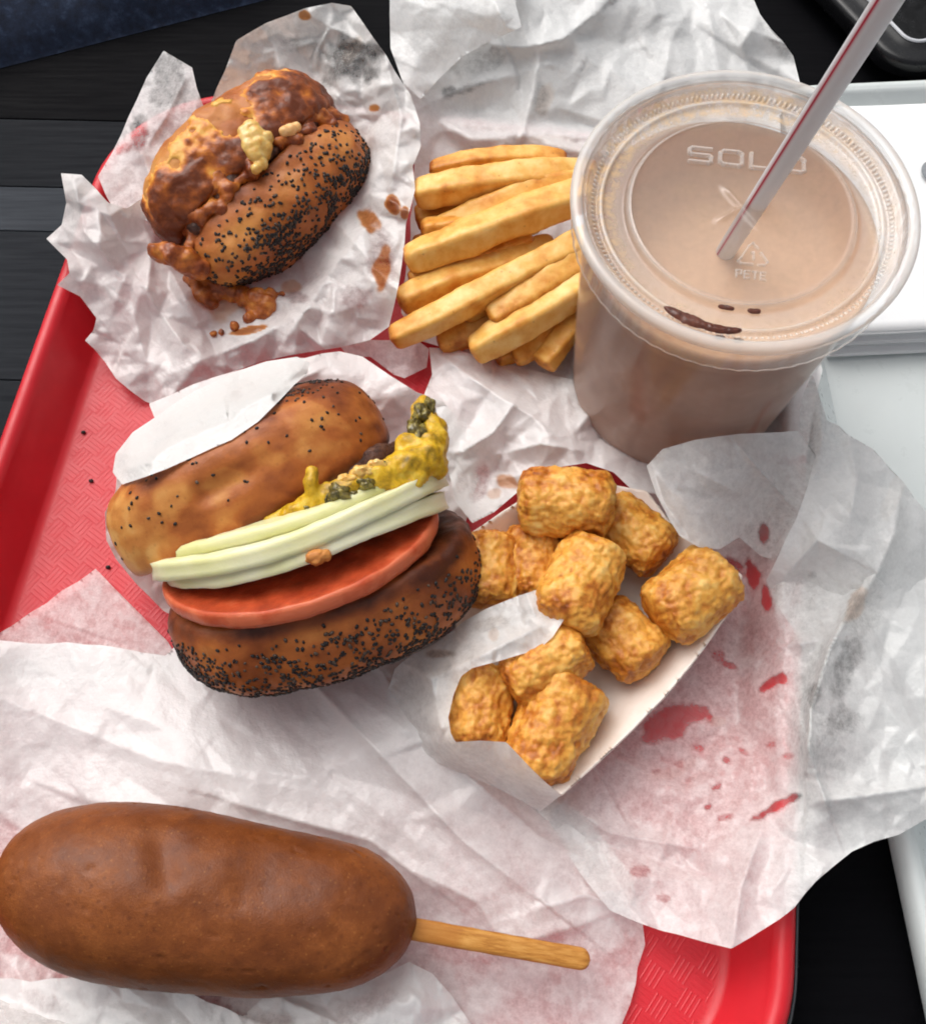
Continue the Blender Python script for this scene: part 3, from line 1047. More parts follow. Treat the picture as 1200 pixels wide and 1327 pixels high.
# --- wrapper of the sauce-covered burger
w1 = [
    dict(outline=[(430, 3, 44), (455, 7, 45), (470, 28, 44), (500, 70, 42), (512, 92, 40), (532, 122, 38), (544, 158, 37), (545, 190, 36), (535, 215, 34), (538, 245, 33), (526, 290, 31), (521, 340, 29),
                  (511, 395, 26), (504, 423, 22), (480, 440, 14), (440, 450, 8), (400, 456, 6), (340, 468, 5), (300, 482, 4), (243, 514, 3), (205, 526, 3), (188, 520, 4), (150, 490, 6), (122, 452, 9), (110, 441, 14), (121, 428, 14), (125, 412, 12),
                  (104, 384, 17), (74, 369, 25), (90, 354, 25), (87, 336, 25), (60, 309, 25), (80, 291, 27), (86, 262, 32), (79, 224, 37), (106, 226, 36), (140, 262, 30), (164, 270, 26), (220, 235, 20), (272, 136, 28), (292, 90, 34), (306, 52, 40), (345, 29, 42), (395, 10, 44)],
         ctrl=[(300, 250, 3), (240, 290, 5), (400, 220, 10), (380, 330, 6), (260, 400, 15), (330, 425, 14), (180, 370, 20), (150, 330, 24), (160, 420, 13), (420, 390, 17), (470, 330, 23), (490, 250, 28), (500, 180, 32), (430, 90, 30), (360, 70, 32), (210, 470, 9), (130, 290, 29), (450, 410, 18), (300, 450, 9)],
         crumple=[(48, 5.2, 30, 1.2), (25, 2.8, 70, 1.3), (12, .7, 10, 1.2)],
         folds=[([(500, 75), (520, 150), (505, 260)], 4, 14, 10), ([(480, 290), (430, 350), (370, 440)], 6, 10, 22), ([(200, 300), (190, 380), (240, 450)], 5, 14, 14), ([(95, 235), (110, 300), (150, 350)], 6, 10, 16), ([(250, 470), (330, 440), (400, 400)], 5, 22, 10)],
         spots=[(455, 75, 34, 40, 60, .75), (480, 285, 14, 20, 0, .4), (455, 385, 26, 16, 0, .4), (495, 335, 20, 34, 0, .45), (385, 385, 14, 10, 0, .45), (240, 330, 16, 40, 30, .25), (400, 55, 40, 12, -10, .3)],
         stains=[(395, 20, 10, 7, 30, .55), (485, 140, 8, 6, 0, .5), (510, 262, 10, 14, -20, .95), (478, 285, 14, 16, 0, .55), (495, 345, 12, 26, 10, .5), (460, 60, 10, 26, 30, .18), (380, 372, 16, 8, 0, .3), (525, 275, 6, 10, 0, .8), (320, 428, 26, 5, -12, .8), (285, 390, 36, 26, 20, .3)],
         tr=.1, rough_tr=.9, seed=31, zmin=1.2, h=2.4, edge_rough=1.0),
]
w1_obj = paper('burger_wrapper', w1, MAT['paper_warm'], 'crumpled white wrapper cradling the burger dripping with brown sauce')

# --- translucent tips behind that wrapper
paper('wax_paper_tip', [dict(outline=[(212, 65, 31), (249, 87, 31), (265, 140, 28), (275, 170, 26), (240, 240, 22), (205, 290, 20), (150, 275, 22), (127, 228, 24), (146, 196, 24), (166, 152, 25), (190, 100, 28)],
                              ctrl=[(215, 180, 26), (180, 220, 23)], crumple=[(50, 2.6, 60, 1.5), (20, .8)], folds=[([(180, 190), (195, 230), (205, 260)], 4, 8, 16), ([(240, 100), (215, 150), (190, 190)], 3, 14, 8)],
                              tr=.28, spots=[(180, 172, 12, 26, 10, .75), (165, 190, 8, 18, 60, .6), (218, 92, 26, 30, 0, .5), (205, 125, 20, 14, 0, .5)], rough_tr=.7, seed=41, zmin=20, h=2.4)],
      MAT['paper_thin'], 'translucent pinkish paper tip poking up over the red tray corner')

# --- paper behind and under the fries
fries_sheet = [
    dict(outline=[(508, -60, 40), (505, 0, 36), (506, 60, 32), (522, 105, 28), (540, 160, 22), (536, 240, 12), (528, 330, 6), (520, 405, 4), (540, 440, 3), (600, 458, 3), (690, 500, 2.5), (800, 540, 2.0), (950, 590, 3), (1045, 590, 20), (1066, 480, 20), (1010, 300, 12), (1010, 150, 20),
                  (1037, 108, 25), (1028, 72, 27), (985, 18, 29), (950, -60, 32)],
         ctrl=[(640, 40, 30), (760, 60, 27), (880, 40, 29), (620, 150, 14), (720, 150, 12), (850, 140, 17), (640, 300, 4), (720, 230, 6), (700, 400, 3)],
         crumple=[(100, 5.0, 60, 1.5), (44, 2.3, 50, 1.4), (18, .7)],
         folds=[([(700, 60), (690, 120), (672, 190)], 5, 10, 30), ([(775, 15), (730, 50), (680, 62), (640, 58)], 6, 30, 12), ([(560, 130), (620, 108), (680, 90)], 3, 30, 10), ([(985, 20), (960, 60), (975, 110)], 4, 20, 20), ([(900, 0), (870, 50), (860, 110)], 3, 26, 30), ([(590, 200), (680, 175), (720, 190)], 3, 16, 26)],
         spots=[(580, 118, 12, 9, -20, .55), (610, 112, 30, 5, -20, .4), (625, 78, 40, 16, -20, .3), (700, 130, 12, 20, 0, .3), (1010, 50, 40, 16, 45, .3)],
         stains=[(705, 130, 12, 22, 20, .16), (720, 190, 40, 16, 0, .1)],
         tr=.07, rough_tr=.9, seed=51, zmin=1.2),
    dict(outline=[(506, -60, 46), (505, 20, 42), (506, 62, 38), (522, 106, 34), (545, 128, 31), (570, 100, 34), (600, 72, 36), (632, 54, 37), (660, 42, 38), (676, 34, 38), (668, 4, 40), (690, -60, 44)],
         ctrl=[(570, 40, 44), (620, 20, 44)], crumple=[(70, 3, 20, 1.4), (30, 1.2), (14, .4)], folds=[([(640, 0), (655, 35), (680, 42)], 4, 10, 20)], tr=.1, spots=[(560, 30, 40, 50, 20, .28), (600, 20, 30, 30, 0, .24)], rough_tr=.8, seed=52, zmin=24, h=2.6),
]
paper('fries_paper', fries_sheet, MAT['paper'], 'white wax paper sheet spread behind and under the french fries')

# --- crumpled paper between burger, fries and cup
mid = [
    dict(outline=[(556, 450, 10), (590, 452, 9), (620, 462, 8), (700, 482, 7), (745, 492, 4), (800, 520, 3.5), (880, 570, 3.2), (870, 600, 6), (852, 640, 18), (820, 636, 20), (795, 612, 18), (760, 600, 16), (700, 612, 14), (668, 640, 14), (640, 664, 16), (612, 678, 16),
                  (590, 650, 14), (578, 600, 16), (582, 560, 18), (566, 535, 16), (548, 515, 12), (560, 485, 12)],
         ctrl=[(640, 500, 13), (690, 540, 13), (620, 570, 15), (700, 580, 15), (620, 620, 8), (650, 640, 8)],
         crumple=[(44, 4.6, 40, 1.3), (22, 2.0, -20, 1.4), (11, .6)], folds=[([(570, 460), (640, 510), (690, 540), (720, 570)], 6, 16, 14), ([(600, 585), (640, 560), (665, 525)], 6, 8, 14), ([(640, 590), (700, 575), (760, 585)], 5, 18, 10)],
         spots=[(620, 625, 16, 26, 20, .45), (600, 625, 10, 20, 0, .4)], stains=[(658, 624, 18, 10, 30, .35), (640, 640, 10, 8, 0, .25)], tr=.05, rough_tr=.8, seed=71, zmin=2, h=2.3),
]
paper('crumpled_paper', mid, MAT['paper'], 'crumpled white paper wedged between fries, cup and fried potato bites')

# scrap of paper in the gap by the fries
paper('paper_scrap', [dict(outline=[(440, 448, 5), (470, 440, 5), (540, 440, 5), (556, 452, 4), (553, 476, 3), (524, 490, 3), (510, 485, 3), (480, 462, 3), (452, 462, 4)], ctrl=[(510, 462, 7)], crumple=[(34, 2, 20, 1.3), (14, .6)], tr=.22, seed=75, zmin=1, h=2.4)],
      MAT['paper_thin'], 'small translucent paper scrap in the gap below the fries')

# --- big sheet under the fried potato bites
E1 = dict(outline=[(862, 630, 9), (960, 600, 9), (1050, 600, 22), (1130, 612, 28), (1185, 670, 28), (1270, 720, 24), (1270, 1030, 26), (1200, 1062, 25), (1165, 1082, 25), (1104, 1104, 25),
                   (1058, 1142, 25), (1010, 1192, 24), (975, 1214, 24), (948, 1230, 24), (915, 1222, 21), (880, 1212, 15), (832, 1198, 10), (790, 1180, 8), (750, 1130, 8), (712, 1066, 8), (680, 1040, 8), (600, 1005, 5), (560, 960, 4), (515, 900, 3), (560, 800, 2.2), (600, 700, 2.2), (700, 650, 2.5), (800, 640, 4)],
          ctrl=[(800, 850, 2.5), (720, 930, 2.5), (880, 700, 7), (920, 640, 9), (990, 640, 12), (930, 720, 7), (1000, 720, 11), (960, 800, 4), (900, 900, 3), (820, 1020, 3.5), (900, 1050, 4), (1000, 1000, 9), (1000, 860, 10), (1060, 860, 20), (1080, 700, 24), (1140, 760, 29), (1130, 900, 26), (1060, 960, 24), (1040, 1060, 22), (940, 1140, 14), (1200, 850, 28), (1190, 980, 25), (860, 1150, 9), (1160, 680, 27)],
          crumple=[(120, 5.5, 60, 1.5), (52, 2.8, 40, 1.5), (22, 1.0)],
          folds=[([(1110, 770), (1075, 840), (1050, 920), (1046, 1000)], 13.6, 6, 36), ([(1046, 960), (1060, 1010), (1072, 1044)], 6.8, 30, 8), ([(1060, 1040), (1130, 1030), (1200, 1020)], 6.8, 20, 16),
                 ([(1172, 628), (1160, 700), (1120, 770)], 8.5, 30, 14), ([(1005, 745), (1050, 700), (1090, 720)], 5.1, 10, 14), ([(730, 1040), (790, 1080), (900, 1100)], 5.1, 26, 20), ([(960, 870), (1010, 840), (1060, 830)], 5.1, 14, 20), ([(950, 1225), (960, 1150), (985, 1080)], 5.1, 14, 26)],
          spots=[(990, 690, 9, 18, 5, .93), (975, 745, 10, 26, -20, .93), (992, 775, 8, 30, -10, .93), (955, 735, 18, 12, 30, .8), (1000, 885, 20, 8, -35, .93), (1013, 880, 9, 8, 0, .93), (870, 935, 44, 26, -30, .86), (905, 925, 20, 14, 0, .85), (930, 850, 12, 10, 20, .7), (945, 862, 12, 5, 20, .8), (1001, 1048, 34, 7, -28, .95),
                 (930, 1020, 10, 5, -30, .8), (918, 1046, 9, 6, -30, .85), (938, 1060, 14, 5, -15, .7), (965, 975, 12, 4, 35, .7), (905, 970, 10, 6, 20, .75), (940, 985, 6, 5, 0, .8), (830, 1130, 14, 8, 0, .6), (860, 1165, 9, 5, 0, .6), (1000, 965, 8, 5, 0, .7), (1020, 980, 8, 5, 0, .7), (895, 1010, 12, 5, -30, .6), (880, 990, 7, 5, 0, .6), (850, 1000, 8, 5, 0, .6),
                 (915, 790, 8, 12, 0, .5), (1052, 745, 8, 7, 0, .5), (1040, 690, 12, 30, 40, .35), (1055, 900, 10, 18, 0, .5), (1098, 860, 20, 44, 25, .45), (1118, 800, 22, 30, 20, .4), (1135, 770, 14, 26, 0, .35), (1085, 935, 28, 20, -10, .42), (1105, 790, 9, 22, 25, .45)],
          stains=[(1108, 785, 11, 24, 25, .22), (870, 1000, 40, 10, -20, .1), (930, 935, 12, 7, 0, .14), (1160, 640, 14, 50, 20, .08)],
          tr_ctrl=[(850, 600, .12), (940, 640, .22), (1020, 600, .2), (1060, 520, .3), (1100, 600, .1), (1150, 650, .12), (1060, 700, .14), (1000, 720, 0.30), (960, 800, 0.34), (900, 870, 0.34), (900, 960, 0.34), (960, 1010, 0.34), (1010, 920, 0.32), (1070, 800, .2), (1150, 800, .1), (1200, 900, .05), (1150, 980, .08), (1060, 1060, .14), (980, 1130, .18), (900, 1130, .3), (800, 1100, .28), (760, 1050, .26), (930, 1200, .16), (840, 1190, .2), (1190, 1050, .12), (700, 950, .3)],
          rough_tr=.35, seed=81, zmin=1.6, h=2.4)
# wall of the sheet curling up round the left end of the paper boat
E2 = dict(outline=[(560, 836, 18), (600, 806, 24), (632, 788, 28), (672, 772, 30), (706, 761, 32), (708, 780, 34), (714, 794, 35), (731, 803, 36), (716, 826, 36), (698, 842, 35), (650, 856, 33), (612, 866, 31), (598, 876, 30), (588, 900, 28), (581, 930, 33), (584, 950, 36), (590, 962, 38), (622, 960, 40), (656, 962, 42), (690, 998, 42), (727, 1031, 30), (700, 1052, 12), (645, 1022, 9),
                   (600, 1004, 8), (560, 986, 7), (525, 958, 7), (503, 936, 8), (501, 900, 10), (512, 866, 13), (535, 848, 16)],
          ctrl=[(560, 900, 20), (640, 820, 33), (560, 950, 16), (640, 990, 30), (690, 1020, 30), (600, 850, 30)],
          crumple=[(44, 3.4, 30, 1.4), (20, 1.7, 60, 1.4), (10, .5)], folds=[([(530, 862), (560, 880), (640, 842), (700, 812)], 4, 18, 10), ([(560, 880), (570, 940), (600, 990)], 3, 10, 14), ([(590, 965), (610, 990), (680, 1040)], 4, 10, 16)],
          spots=[(640, 808, 30, 12, -10, .3), (690, 795, 26, 10, 0, .2), (570, 848, 17, 6, -5, .5), (580, 870, 5, 12, 20, .3), (690, 1010, 30, 16, 40, .14)],
          stains=[(570, 847, 17, 6, -5, .2), (640, 822, 8, 10, 0, .18), (636, 806, 24, 8, -10, .07)], tr=.12, rough_tr=.8, seed=82, zmin=5, h=2.2, edge_rough=.8)
# lifted flap next to the cup, and the raised side standing over the pale tray
E3 = dict(outline=[(838, 604, 34), (858, 582, 40), (900, 570, 43), (960, 562, 44), (1034, 558, 43), (1056, 590, 40), (1050, 640, 32), (1034, 690, 22), (1010, 728, 15), (985, 720, 13), (958, 696, 24), (932, 712, 33), (905, 709, 35), (880, 694, 35), (868, 674, 36), (850, 640, 36)],
          ctrl=[(900, 640, 38), (960, 620, 38), (1000, 650, 24), (1010, 690, 17), (930, 600, 41)],
          crumple=[(70, 2.4, 40, 1.5), (30, 1.2, 60, 1.4), (13, .4)], folds=[([(955, 575), (985, 610), (1025, 655)], 6, 8, 16), ([(845, 604), (860, 650), (900, 706)], 2.5, 10, 8), ([(900, 610), (960, 640), (990, 690)], 3, 20, 14)],
          tr_ctrl=[(850, 600, .1), (900, 640, .2), (960, 620, .2), (1020, 600, .16), (1010, 680, .4), (960, 690, .3), (900, 700, .15)], spots=[(990, 690, 9, 16, 5, .85)], rough_tr=.4, seed=83, zmin=8, h=2.3, edge_rough=.8)
E4 = dict(outline=[(1036, 560, 40), (1037, 528, 45), (1043, 505, 49), (1053, 484, 53), (1064, 520, 49), (1072, 545, 47), (1088, 552, 46), (1097, 562, 45), (1132, 582, 42), (1172, 626, 38), (1202, 664, 34), (1222, 720, 26), (1180, 800, 22), (1100, 830, 18), (1040, 830, 10), (1004, 780, 9), (993, 752, 15), (1010, 718, 26), (1032, 672, 36), (1046, 632, 42), (1057, 590, 47)],
          ctrl=[(1090, 640, 44), (1080, 720, 34), (1140, 700, 36), (1050, 760, 22)],
          crumple=[(80, 3, 60, 1.5), (34, 1.4, 40, 1.4), (14, .4)], folds=[([(1062, 500), (1066, 560), (1060, 600)], 3, 12, 8), ([(1020, 745), (1060, 700), (1095, 720)], 5, 8, 16), ([(1168, 632), (1160, 690), (1130, 760)], 5, 26, 12), ([(1100, 575), (1110, 620), (1100, 680)], 3, 14, 20)],
          tr_ctrl=[(1053, 490, .3), (1045, 560, .34), (1100, 580, .1), (1060, 640, .06), (1030, 720, .12), (1100, 700, .12), (1160, 650, .12), (1200, 700, .05), (1120, 790, .2), (1050, 790, .2)], spots=[(1052, 745, 8, 7, 0, .45), (1118, 800, 22, 26, 20, .4), (1040, 770, 16, 20, 30, .35)], stains=[(1108, 785, 11, 24, 25, .22), (1160, 640, 12, 46, 20, .08)], rough_tr=.5, seed=84, zmin=6, h=2.3, edge_rough=.8)
paper('potato_paper', [E1, E2, E3, E4], MAT['paper_thin'], 'large translucent grease-spotted paper sheet under the potato bites')

# --- paperboard boat
v, f, t, s = sheet_patch(outline=[(612, 690, 22), (650, 664, 24), (690, 640, 25), (760, 622, 24), (838, 636, 22), (880, 690, 22), (925, 715, 26), (962, 746, 28), (950, 785, 26), (905, 850, 24), (860, 905, 23), (800, 965, 23), (728, 1031, 25), (690, 1002, 22), (640, 965, 18), (590, 905, 16), (590, 800, 16)],
                         ctrl=[(700, 720, 5.5), (780, 740, 5), (690, 850, 5), (720, 910, 5.5), (820, 790, 5), (850, 800, 7), (790, 880, 7), (880, 800, 13), (840, 870, 13), (760, 960, 12), (650, 760, 7)],
                         crumple=[(120, .7, 50, 2), (40, .2)], h=3.2, seed=91, zmin=3.5, edge_rough=.4)
o = obj('paper_boat', v, f, MAT['board'])
solidify(o, .7, 0)
tag(o, 'white paperboard food boat holding the fried potato bites', 'food tray')

# ================================================================== potato bites
def tot(px, py, z, L, R, ang, tilt, seed, label, taper=0.):
    n, m = 110, 120
    L, R = L * .98, R * .985
    t = np.linspace(-1, 1, n)
    prof = (1 - np.abs(t) ** 7.0) ** (1 / 2.3)
    th = np.linspace(0, 2 * np.pi, m, endpoint=False)
    rad = R * prof * (1 + taper * t)
    tt = np.sign(t) * np.abs(t) ** .9
    G = np.stack([np.repeat((tt * L / 2)[:, None], m, 1), rad[:, None] * np.cos(th), rad[:, None] * np.sin(th) * .93], -1)
    N = grid_normals(G)
    if (N * G).sum() < 0: N = -N
    q = G + seed * 71.3
    big = fbm(q, 9, 3, 1)
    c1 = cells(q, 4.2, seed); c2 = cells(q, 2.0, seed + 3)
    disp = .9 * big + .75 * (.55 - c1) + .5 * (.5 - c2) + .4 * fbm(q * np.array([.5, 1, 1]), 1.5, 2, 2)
    disp *= (.35 + .65 * smooth(prof, 0, .5))[:, None]
    fine = 1 - np.abs(fbm(q * np.array([.45, 1, 1]), 2.4, 2, 14)) * 1.6
    disp = 1.0 * disp + .18 * np.clip(fine, -.5, 1) * (.35 + .65 * smooth(prof, 0, .5))[:, None]
    G = G + N * disp[..., None] - N * .6
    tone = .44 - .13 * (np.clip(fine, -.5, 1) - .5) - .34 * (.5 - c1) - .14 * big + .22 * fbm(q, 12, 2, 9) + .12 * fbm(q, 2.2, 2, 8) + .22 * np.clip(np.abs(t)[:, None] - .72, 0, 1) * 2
    a, b = math.radians(ang), math.radians(tilt)
    d = np.array([math.cos(a) * math.cos(b), math.sin(a) * math.cos(b), math.sin(b)])
    s_ = unit(np.cross([0, 0, 1], d)); u = np.cross(d, s_)
    C = P(px, py, z)
    W = C + G[..., :1] * d + G[..., 1:2] * s_ + G[..., 2:] * u
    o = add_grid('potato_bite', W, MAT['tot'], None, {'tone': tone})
    tag(o, label, 'tater tot', 'fried potato bites in the paper boat')


tot(733, 650, 32, 33, 12.2, -4, 2, 1, 'plump golden potato bite lying crosswise at the top of the boat, nearest the cup')
tot(822, 692, 20, 28, 11.2, -42, 6, 2, 'potato bite half under the topmost one, beside the raised paper flap')
tot(752, 757, 30, 34, 12.2, 64, -8, 3, 'tall knobbly potato bite in the middle of the heap')
tot(896, 770, 26, 31, 12.4, 38, 4, 4, 'separate potato bite resting on the boat edge at its pointed corner')
tot(808, 829, 18, 27, 11.6, -48, 5, 5, 'squarish potato bite with bare paperboard on its lower side')
tot(636, 738, 20, 26, 11.2, 80, 0, 6, 'potato bite touching the seeded bun of the tomato burger')
tot(690, 728, 20, 26, 10.5, 85, 4, 7, 'mostly hidden potato bite between the bun-side one and the middle one')
tot(706, 862, 26, 30, 10.4, 32, 6, 8, 'rough potato bite just under the torn paper tongue')
tot(622, 916, 20, 28, 10.8, 82, 0, 9, 'upright potato bite enclosed by the curled paper wall')
tot(714, 944, 22, 37, 12.8, 66, -6, 10, 'large potato bite with a pointed lower end near the paper fold', .22)

# ================================================================== french fries
def fry(pts, w, seed, label, tone0=.35, twist=12):
    W3 = np.array([P(x_, y_, z_) for x_, y_, z_ in pts])
    C = catmull(W3, 70)
    n, m = 70, 36
    T = np.gradient(C, axis=0); T /= np.linalg.norm(T, axis=1)[:, None]
    S = np.cross([0, 0, 1], T); S /= np.linalg.norm(S, axis=1)[:, None]
    U = np.cross(T, S)
    th = np.linspace(0, 2 * np.pi, m, endpoint=False)
    sq = 6.5
    k = (np.abs(np.cos(th)) ** sq + np.abs(np.sin(th)) ** sq) ** (-1 / sq)
    s = np.linspace(-1, 1, n)
    cap = (1 - np.abs(s) ** 30) ** .5
    rad = w * .41 * cap * (1 - .10 * np.abs(s) ** 3) * (1 + .10 * fbm(np.column_stack([s * 3, 0 * s + seed, 0 * s]), 1, 2, seed))
    a = np.radians(twist * s + 9 * (seed % 5) - 18)
    cx = k * np.cos(th); cy = k * np.sin(th) * .92
    X = cx[None] * np.cos(a)[:, None] - cy[None] * np.sin(a)[:, None]
    Y = cx[None] * np.sin(a)[:, None] + cy[None] * np.cos(a)[:, None]
    G = C[:, None] + (rad[:, None] * X)[..., None] * S[:, None] + (rad[:, None] * Y)[..., None] * U[:, None]
    N = grid_normals(G)
    if (N * (G - C[:, None])).sum() < 0: N = -N
    q = G + seed * 31.7
    b1 = fbm(q, 9, 3, 1)
    G = G + N * ((.28 * b1 + .13 * fbm(q, 2.2, 3, 2)) * cap[:, None])[..., None]
    corner = (k - 1)[None] / .27
    tone = tone0 - .06 + .30 * np.clip(corner - .45, 0, 1) * .6 + .30 * fbm(q, 14, 3, 5) + .5 * smooth(np.abs(s), .88, 1)[:, None]
    o = add_grid('french_fry', G, MAT['fry'], None, {'tone': tone})
    tag(o, label, 'french fry', 'french fries heaped beside the cup')


fry([(556, 222, 27), (620, 208, 30), (690, 203, 29), (735, 210, 27)], 9.5, 1, 'short fry at the very back of the heap against the paper', .6)
fry([(536, 252, 29), (600, 240, 33), (680, 228, 34), (775, 226, 32)], 13.2, 2, 'thick pale fry running along the back of the heap', .38)
fry([(538, 284, 19), (600, 270, 20), (680, 255, 21)], 11, 3, 'browned fry half buried below the thick back one', .62)
fry([(556, 305, 22), (630, 272, 30), (700, 246, 33), (770, 232, 33)], 11, 4, 'slim fry slanting up between two thick ones', .45)
fry([(524, 338, 28), (590, 314, 32), (660, 285, 36), (770, 246, 38)], 14.6, 5, 'broadest fry lying across the middle of the heap', .40)
fry([(535, 322, 15), (600, 308, 15), (700, 288, 14)], 11, 14, 'dark fry hidden in the shade of the broadest one', .7)
fry([(516, 394, 22), (580, 364, 24), (650, 342, 24), (720, 318, 22)], 12.2, 6, 'medium fry below the broadest one with blunt left end', .42)
fry([(505, 440, 20), (565, 412, 25), (640, 372, 30), (775, 300, 33)], 11.4, 7, 'longest thin fry whose tip reaches under the wrapper', .36)
fry([(634, 414, 25), (690, 378, 29), (775, 322, 31)], 11.0, 8, 'short slim fry with browned tip beside the cup', .48)
fry([(566, 443, 12), (610, 432, 14), (690, 402, 15)], 11.5, 9, 'stubby fry end peeking out at the bottom of the heap', .5)
fry([(610, 457, 18), (660, 428, 24), (710, 398, 27), (790, 344, 28)], 14.0, 10, 'plump fry lowest in the heap leaning on the cup', .34)
fry([(702, 474, 14), (730, 436, 17), (760, 390, 18)], 11.0, 11, 'steep fry end standing against the side of the cup', .45)
fry([(600, 395, 10), (660, 370, 11), (740, 340, 11)], 12, 12, 'buried brown fry in the gap under the longest one', .7)
fry([(545, 300, 26), (610, 288, 27), (690, 270, 25)], 10, 15, 'thin fry showing in the gap above the broadest one', .5)
fry([(530, 366, 21), (600, 336, 24), (690, 306, 26)], 9.5, 16, 'narrow fry tucked right under the broadest one', .5)
fry([(596, 408, 21), (660, 374, 25), (740, 336, 27)], 9.5, 17, 'narrow fry lying against the underside of the longest one', .55)
fry([(640, 436, 20), (700, 400, 24), (770, 356, 26)], 9.5, 18, 'narrow fry wedged above the plump lowest one', .45)
fry([(664, 464, 13), (710, 440, 15), (770, 400, 17)], 10, 19, 'short fry low in the heap between the plump and steep ones', .55)
fry([(640, 462, 9), (700, 440, 10), (760, 420, 10)], 11, 13, 'buried fry underneath the plump lowest one', .65)

# ================================================================== corn dog
cd = root('corn_dog', (*P(270, 1160, 2)[:2], 2), 'plain brown corn dog on a wooden stick lying on wax paper', 'corn dog')
axis_px = [(4, 1128), (130, 1148), (270, 1163), (400, 1183), (540, 1199)]
prof_t = np.array([0, .02, .06, .12, .2, .3, .42, .56, .7, .8, .88, .94, .98, 1.0])
prof_r = np.array([0, 9.0, 15.2, 19.8, 23.0, 24.6, 24.4, 23.4, 22.0, 20.4, 17.8, 13.8, 8.4, 0])
A0, A1 = P(-1, 1131, 28), P(541, 1199, 25)
n, m = 170, 200
tt = .5 - .5 * np.cos(np.linspace(0, np.pi, n))
rr = np.interp(tt, prof_t, prof_r)
rr = np.convolve(np.pad(rr, 4, mode='edge'), np.ones(9) / 9, 'valid'); rr[0] = rr[-1] = 0
rr[1] = max(rr[1], .8); rr[-2] = max(rr[-2], .8)
ax = unit(A1 - A0)
sd_ = unit(np.cross([0, 0, 1], ax)); up = np.cross(ax, sd_)
th = np.linspace(0, 2 * np.pi, m, endpoint=False)
cl = A0 + tt[:, None] * (A1 - A0) + (np.sin(tt * np.pi) * -1.0)[:, None] * sd_
G = cl[:, None] + (rr[:, None] * np.cos(th))[..., None] * sd_ + (rr[:, None] * np.sin(th))[..., None] * up
N = grid_normals(G)
if (N * (G - cl[:, None])).sum() < 0: N = -N
env = smooth(rr, 0, 12)[:, None]
G = G + N * ((.8 * fbm(G, 34, 2, 4) + .12 * fbm(G, 7, 3, 5)) * env)[..., None]
pim = fbm(G, 3.2, 2, 8)
G = G + N * ((.10 * fbm(G, 2.4, 2, 7) - .55 * smooth(pim, .62, .95)) * env)[..., None]
G = dent(G, N, [(P(208, 1085, 50), P(213, 1135, 53), 4.2, 2.6), (P(318, 1150, 52), P(335, 1150, 52), 5.5, 2.2), (P(345, 1115, 48), P(390, 1135, 50), 9, 1.6), (P(250, 1190, 50), P(420, 1230, 46), 9, .8), (P(470, 1180, 46), P(478, 1190, 46), 7, .9)])
add_grid('batter', G, MAT['batter'], cd)
# stick: flat bar with softened edges
S0, S1 = P(505, 1199, 25), P(763, 1245, 17)
sx = unit(S1 - S0); sy = unit(np.cross([0, 0, 1], sx)); sz = np.cross(sx, sy)
rows, tone = [], []
Lk = np.linalg.norm(S1 - S0)
for k, t in enumerate(np.concatenate([np.linspace(0, .93, 24), np.linspace(.94, 1, 10)])):
    e = math.sqrt(max(0, 1 - max(0, (t - .955) / .045) ** 2)) if t > .955 else 1.
    hw, hh = 3.05 * max(e, .05), 2.5 * (.6 + .4 * max(e, .05))
    ring = []
    for a in np.linspace(0, 2 * np.pi, 24, endpoint=False):
        ca, sa = math.cos(a), math.sin(a)
        kk = (abs(ca) ** 5 + abs(sa) ** 5) ** (-1 / 5)
        ring.append(S0 + sx * Lk * t + sy * hw * kk * ca + sz * hh * kk * sa)
    rows.append(ring)
G = np.array(rows)
G = G + .12 * fbm(G, 6, 2, 3)[..., None]
tn = np.clip(1 - smooth(np.linspace(0, 1, len(rows)), .24, .27), 0, 1)
Gc = np.concatenate([G, G[-1:].mean(1, keepdims=True).repeat(24, 1)])
tn = np.concatenate([tn, tn[-1:]])
add_grid('stick', Gc, MAT['wood'], cd, {'tone': np.repeat(.7 * tn[:, None], 24, 1)})

# ================================================================== burger with onion and tomato
def frame(p0, p1, e_deg):
    """long axis through two points, disc axis pointing up the picture and raised by e degrees"""
    l = unit(np.append((p1 - p0)[:2], 0))
    p = np.array([-l[1], l[0], 0])
    e = math.radians(e_deg)
    return l, p * math.cos(e) + np.array([0, 0, 1]) * math.sin(e)


def slab(name, C, l, n, Rl, Rm, thick, mat, parent, seed, bend=0., wob=.6, round_=.35, tone=None, nr=50, nth=160, sq=2.0, wave=0.):
    b = min(thick * round_, 3)
    prof = [(0, thick / 2), (.5, thick / 2), (1 - b / Rl * 1.2, thick / 2), (1, thick / 2 - b), (1, -thick / 2 + b), (1 - b / Rl * 1.2, -thick / 2), (.5, -thick / 2), (0, -thick / 2)]
    G, N, rr, m_ = disc_grid(C, l, n, Rl, Rm, prof, nr, nth, sq)
    r2 = rr[:, None]
    th = np.linspace(0, 2 * np.pi, nth, endpoint=False)[None]
    G = G + np.asarray(n) * ((bend * r2 ** 2 * np.cos(2 * th)) + wave * r2 ** 2 * np.sin(3 * th + seed))[..., None]
    G = G + N * (wob * fbm(G, 8, 3, seed) * smooth(r2, 0, .4))[..., None]
    t = np.zeros(G.shape[:2]) + .4 if tone is None else tone(G, rr, th)
    return add_grid(name, G, mat, parent, {'tone': t}), G, N, rr


